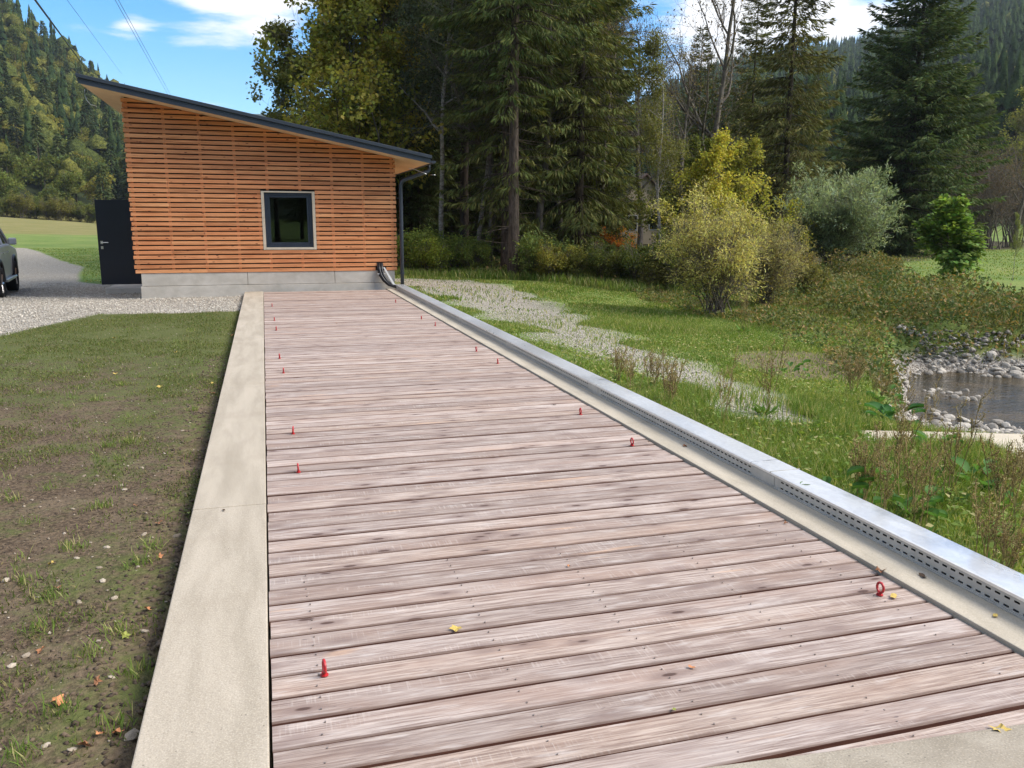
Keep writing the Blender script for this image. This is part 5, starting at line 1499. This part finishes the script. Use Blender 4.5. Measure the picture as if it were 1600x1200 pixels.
leaves = [(713, 982, .062, 'y', 0, 0, 'yellow leaf lying on the planks in the middle of the deck'), (1376, 892, .060, 'b', 0, .005, 'curled brown leaf at the right end of a plank'), (1396, 932, .050, 'y', 1, 0, 'small yellow leaf beside the nearest right ring bolt'),
          (1562, 1140, .075, 'y', 0, 0, 'pale yellow leaf at the lower right on the concrete edge'), (1053, 1108, .022, 'g', 0, 0, 'tiny green leaf on a plank near the bottom'), (1070, 697, .045, 'b', 0, .016, 'reddish brown leaf on the strip against the tray'),
          (1555, 962, .035, 'y', 1, .016, 'yellow leaf tucked under the tray near the right edge'), (1442, 900, .05, 'd', 1, .016, 'dry curled leaf beside the tray'), (866, 632, .04, 'd', 1, 0, 'dark leaf beside the third right ring bolt'), (526, 505, .04, 'b', 0, 0, 'small brown leaf far back on the deck'),
          (1228, 817, .03, 'b', 0, 0, 'small brown leaf at the right end of the planks'), (888, 884, .022, 'o', 1, 0, 'orange leaf fragment in the middle of the deck'), (1081, 1042, .028, 'o', 1, 0, 'small orange leaf fragment on a near plank'), (350, 797, .028, 'd', 1, 0, 'dark twig fragment on the concrete kerb'), (1015, 690, .04, 'd', 0, .016, 'dark crumbled leaf on the strip'), (460, 453, .05, 'd', 0, 0, 'dark leaf near the shed wall')]
for px, py, s, kk, v_, z, lb in leaves:
    p = at_z(px, py, z + .004)
    o = add('fallen_leaf', LS[kk, v_], None, (p[0], p[1], z + .004), (0, 0, rs.uniform(0, 6))); o.scale = (s, s, s * (1.6 if kk == 'b' else .6)); tag(o, lb, 'leaf')
soil_leaves = [(90, 1092, 'o', .07, 'tan fallen leaf above a green seedling'), (80, 878, 'y', .05, 'yellow leaf on the dark soil left'), (250, 867, 'o', .045, 'orange brown leaf near the kerb'), (212, 788, 'b', .04, 'rust coloured leaf near the upper kerb'), (230, 948, 'o', .045, 'orange leaf lying on moss by the kerb'), (152, 1062, 'b', .05, 'upright brown leaf in the moss'),
               (64, 1012, 'o', .05, 'upright tan leaf at the left'), (183, 1140, 'o', .05, 'tan fallen leaf near the bottom kerb'), (155, 1142, 'o', .04, 'orange tan leaf at the bottom'), (90, 915, 'b', .035, 'brown leaf fragment on the left soil'), (248, 815, 'b', .05, 'rusty leaf in the kerb shade'), (196, 990, 'g', .05, 'greenish leaf in the moss'),
               (292, 800, 'g', .05, 'yellow green leaf against the kerb'), (178, 525, 'y', .06, 'pale leaf in the far moss'), (160, 500, 'y', .06, 'pale leaf near the gravel edge'), (330, 612, 'b', .08, 'rusty twig cluster beside the kerb'), (363, 522, 'o', .07, 'orange leaf at the far kerb edge'), (330, 597, 'y', .06, 'pale leaf beside the far kerb'),
               (180, 580, 'y', .06, 'beige leaf in the far moss'), (275, 548, 'y', .06, 'cream leaf in the far moss'), (250, 602, 'y', .07, 'flat pale leaf on the far soil'), (130, 1160, 'b', .06, 'brown crumpled leaf at the bottom left')]
for px, py, kk, s, lb in soil_leaves:
    p = at_z(px, py, -.08)
    if p[0] > -.5: p[0] = -.5
    o = add('fallen_leaf', LS[kk, 0], None, (p[0], p[1], float(Z(p[0], p[1])) + .012), (rs.uniform(-.5, .5), rs.uniform(-.5, .5), rs.uniform(0, 6))); o.scale = (s, s, s); tag(o, lb, 'leaf')

# ------------------------------------------------------------------ weeds on the right
def dock(seed, h, stems, leafy=1.0):
    rng = np.random.default_rng(seed); S_, PP = [], []
    for _ in range(stems):
        az = rng.uniform(0, 6.28); ln = rng.uniform(0, .28)
        s1, P, D = grow(rng, h * rng.uniform(.6, 1.0), .0035, (ln * math.cos(az), ln * math.sin(az)), first=.4, ratio=(.28, .5, .5), kids=(1, 1, 1), up=(.02, .35, .1), jit=(.04, .1, .1), levels=1, leaf_lv=1, nseg=(9, 4, 3, 2), taper=.5, kr=.7)
        o = np.array([rng.normal(0, .03), rng.normal(0, .03), 0])
        S_ += [(a + o, b + o, c, d) for a, b, c, d in s1]; PP.append(P + o)
    P = np.concatenate(PP)
    st = tube_mesh('stalk', S_, M['stalk'], 3)
    C = np.repeat(P, 9, 0) + rng.normal(0, .012, (len(P) * 9, 3))
    sd = leaf_mesh('seed_heads', C, rng.normal(0, 1, C.shape), rng.normal(0, 1, C.shape), rng.uniform(.008, .016, len(C)), .008, M['stalk'], .1)
    n = int(26 * leafy)
    if n:
        az = rng.uniform(0, 6.28, n); A = np.stack([np.cos(az), np.sin(az), rng.uniform(.2, 1.2, n)], 1)
        lf = leaf_mesh('leaves', rng.normal(0, .03, (n, 3)) * np.array([1, 1, 0]) + np.array([0, 0, .02]), A, np.stack([np.cos(az), np.sin(az), np.ones(n) * .6], 1), rng.uniform(.10, .24, n), rng.uniform(.03, .06, n), M['leaf'], .06)
    else: lf = None
    return st, sd, lf
DK = []
for i, (h, s, l) in enumerate(((.85, 5, 1), (.7, 7, .6), (.55, 9, .3), (.95, 4, .8))):
    st, sdm, lf = dock(60 + i, h, s, l)
    t = thing('dock_plant', 'x', 'weed'); kids = [add('stalk', st, t), add('seed_heads', sdm, t)]
    if lf: q = add('leaves', lf, t); q.color = rgb(.10, .19, .035); kids.append(q)
    KIDS[t.name] = kids; DK.append(t)
weeds = [(1307, 835, 0, .72, 'dense reddish brown dock stalk beside the tray'), (1195, 650, 0, 1.0, 'branching green brown weed at the end of the gravel path'), (1130, 668, 3, .8, 'tall thin weed left of the branching one'), (1045, 640, 2, 1.0, 'cluster of fine red brown stalks at the path edge'), (1020, 612, 2, .9, 'fine red brown stalks beside the gravel'),
         (985, 620, 1, .8, 'thin brown stalks close to the tray in the middle'), (965, 598, 2, .8, 'thin brown stalks farther up along the tray'), (1440, 850, 3, .75, 'tall brown seed stalks in the middle of the near grass'), (1400, 760, 1, .9, 'brown seed stalks below the weir slab'), (1475, 790, 0, .95, 'dark seeded stalks in front of the weir'),
         (1350, 790, 2, .9, 'feathery weed stalks above the dock stalk'), (1530, 900, 1, .8, 'dense brown weed stalks at the lower right'), (1570, 850, 3, .8, 'weed stalks at the right edge'), (1590, 760, 0, .8, 'seeded stalk standing before the slab corner'), (1450, 660, 3, .9, 'tall thin weeds behind the weir slab'), (1375, 640, 1, .9, 'green brown weed above the burdock'),
         (1500, 930, 2, .7, 'low fine stalks beside the tray at the lower right'), (1330, 620, 2, 1.1, 'loose stalks on the grass left of the burdock'), (1160, 520, 3, 1.1, 'leafy weed on the grass below the osier'), (1405, 700, 0, .8, 'dark stalks in front of the burdock'), (1425, 810, 1, .85, 'brown stalks right of the feathery weed'), (1560, 800, 2, 1.0, 'loose brown stalks near the right edge')]
for i, (px, py, k, s, lb) in enumerate(weeds):
    p = at_z(px, py, -.15)
    for _ in range(3): p = at_z(px, py, float(Z(p[0], p[1])))
    p[0] = max(p[0], 3.22)
    dup(DK[k], (p[0], p[1], float(Z(p[0], p[1]))), rs.uniform(0, 6), s * .85, lb, 'weeds in the rough grass')
for t in DK:
    for c_ in KIDS[t.name]: bpy.data.objects.remove(c_)
    bpy.data.objects.remove(t)
# burdock: big basal leaves
def burdock(seed, n=22, L=.26):
    rng = np.random.default_rng(seed); mb = MB()
    out = []
    for i in range(n):
        mb = MB()
        az = rng.uniform(0, 6.28); el = rng.uniform(.1, 1.1); Ls = L * rng.uniform(.6, 1.15); st_ = rng.uniform(.06, .22)
        o = np.array([math.cos(az), math.sin(az), 0]); s = np.array([-o[1], o[0], 0]); b0 = o * st_ * math.cos(el) + np.array([0, 0, st_ * math.sin(el) + .03])
        rows_ = []
        for t in np.linspace(0, 1, 5):
            c = b0 + o * Ls * t * math.cos(el - t * .9) + np.array([0, 0, Ls * (t * math.sin(el) - t * t * .45)])
            w_ = Ls * .42 * math.sin(math.pi * min(1, .18 + t * .80)) ** .8
            rows_ += [c - s * w_ + np.array([0, 0, .02]), c - np.array([0, 0, .01]), c + s * w_ + np.array([0, 0, .02])]
        mb.add(rows_, [(r * 3 + c, r * 3 + c + 1, r * 3 + c + 4, r * 3 + c + 3) for r in range(4) for c in range(2)])
        out.append(mb)
    return out
for i, (px, py, s, n, lb) in enumerate([(1395, 668, 1.0, 26, 'burdock with large dark green leaves growing beside the weir slab'), (1375, 640, .8, 16, 'smaller burdock behind the large leaved one'), (1520, 770, .75, 14, 'broad leaved plant in the grass near the right edge'), (1425, 960 - 150, .6, 12, 'broad leaved plant close to the tray'),
                                    (1290, 790, .6, 12, 'pale leaved plant beside the galvanised tray'), (1235, 590, .5, 12, 'broad leaved herb on the grass by the bare earth'), (1460, 720, .6, 12, 'broad leaves just in front of the weir slab')]):
    p = at_z(px, py, -.2)
    for _ in range(3): p = at_z(px, py, float(Z(p[0], p[1])))
    t = thing('burdock', lb, 'plant', (p[0], p[1], float(Z(p[0], p[1]))))
    for mb in burdock(70 + i, n, .16 * s):
        o = mb.build('leaf', M['leaf'], None, True); o.parent = t; o.color = rgb(.10, .19, .045) if i else rgb(.065, .15, .04)

# ------------------------------------------------------------------ overhead lines
def line(name, a, b, ra, rb, r, sag, label, mat):
    P0 = EYE + np.array([a[0], 1.0, a[1]]) * ra; P1 = EYE + np.array([b[0], 1.0, b[1]]) * rb
    d = P1 - P0; A0 = P0 - d * 1.2; A1 = P1 + d * .8
    mb = MB(); n = 24
    mb.tube([A0 + (A1 - A0) * t - np.array([0, 0, sag * 4 * t * (1 - t)]) for t in np.linspace(0, 1, n)], r, 6)
    return tag(mb.build(name, mat, None, True), label, 'cable', 'overhead cables above the shed')
line('overhead_cable', (-.2092, .2153), (-.1655, .1475), 14, 34, .017, .0, 'thick black overhead cable running down to the shed roof', M['black'])
line('overhead_cable', (-.1798, .2175), (-.1426, .1608), 40, 95, .010, .0, 'thin grey overhead wire crossing the left sky', M['steel_dark'])
line('overhead_cable', (-.1347, .2208), (-.0928, .1344), 40, 95, .012, .0, 'left wire of the pair crossing the sky above the shed', M['steel_dark'])
line('overhead_cable', (-.1316, .2210), (-.0902, .1345), 40, 95, .012, .0, 'right wire of the pair crossing the sky above the shed', M['steel_dark'])

hz_ = MB(); hz_.box(-2700, 2700, -950, 2900, -3.0, 420)
hm_ = bpy.data.materials.new('valley_haze'); hm_.use_nodes = True
ht = hm_.node_tree; ht.nodes.clear()
hv = ht.nodes.new('ShaderNodeVolumePrincipled'); ho = ht.nodes.new('ShaderNodeOutputMaterial')
hv.inputs['Color'].default_value = (.80, .88, 1.0, 1); hv.inputs['Density'].default_value = .00016; hv.inputs['Anisotropy'].default_value = .3
ht.links.new(hv.outputs[0], ho.inputs[1])
tag(hz_.build('haze', hm_), kind='stuff')

# prototypes themselves are removed
for key, (t, used) in PROTO.items():
    for c_ in KIDS[t.name]: bpy.data.objects.remove(c_)
    bpy.data.objects.remove(t)
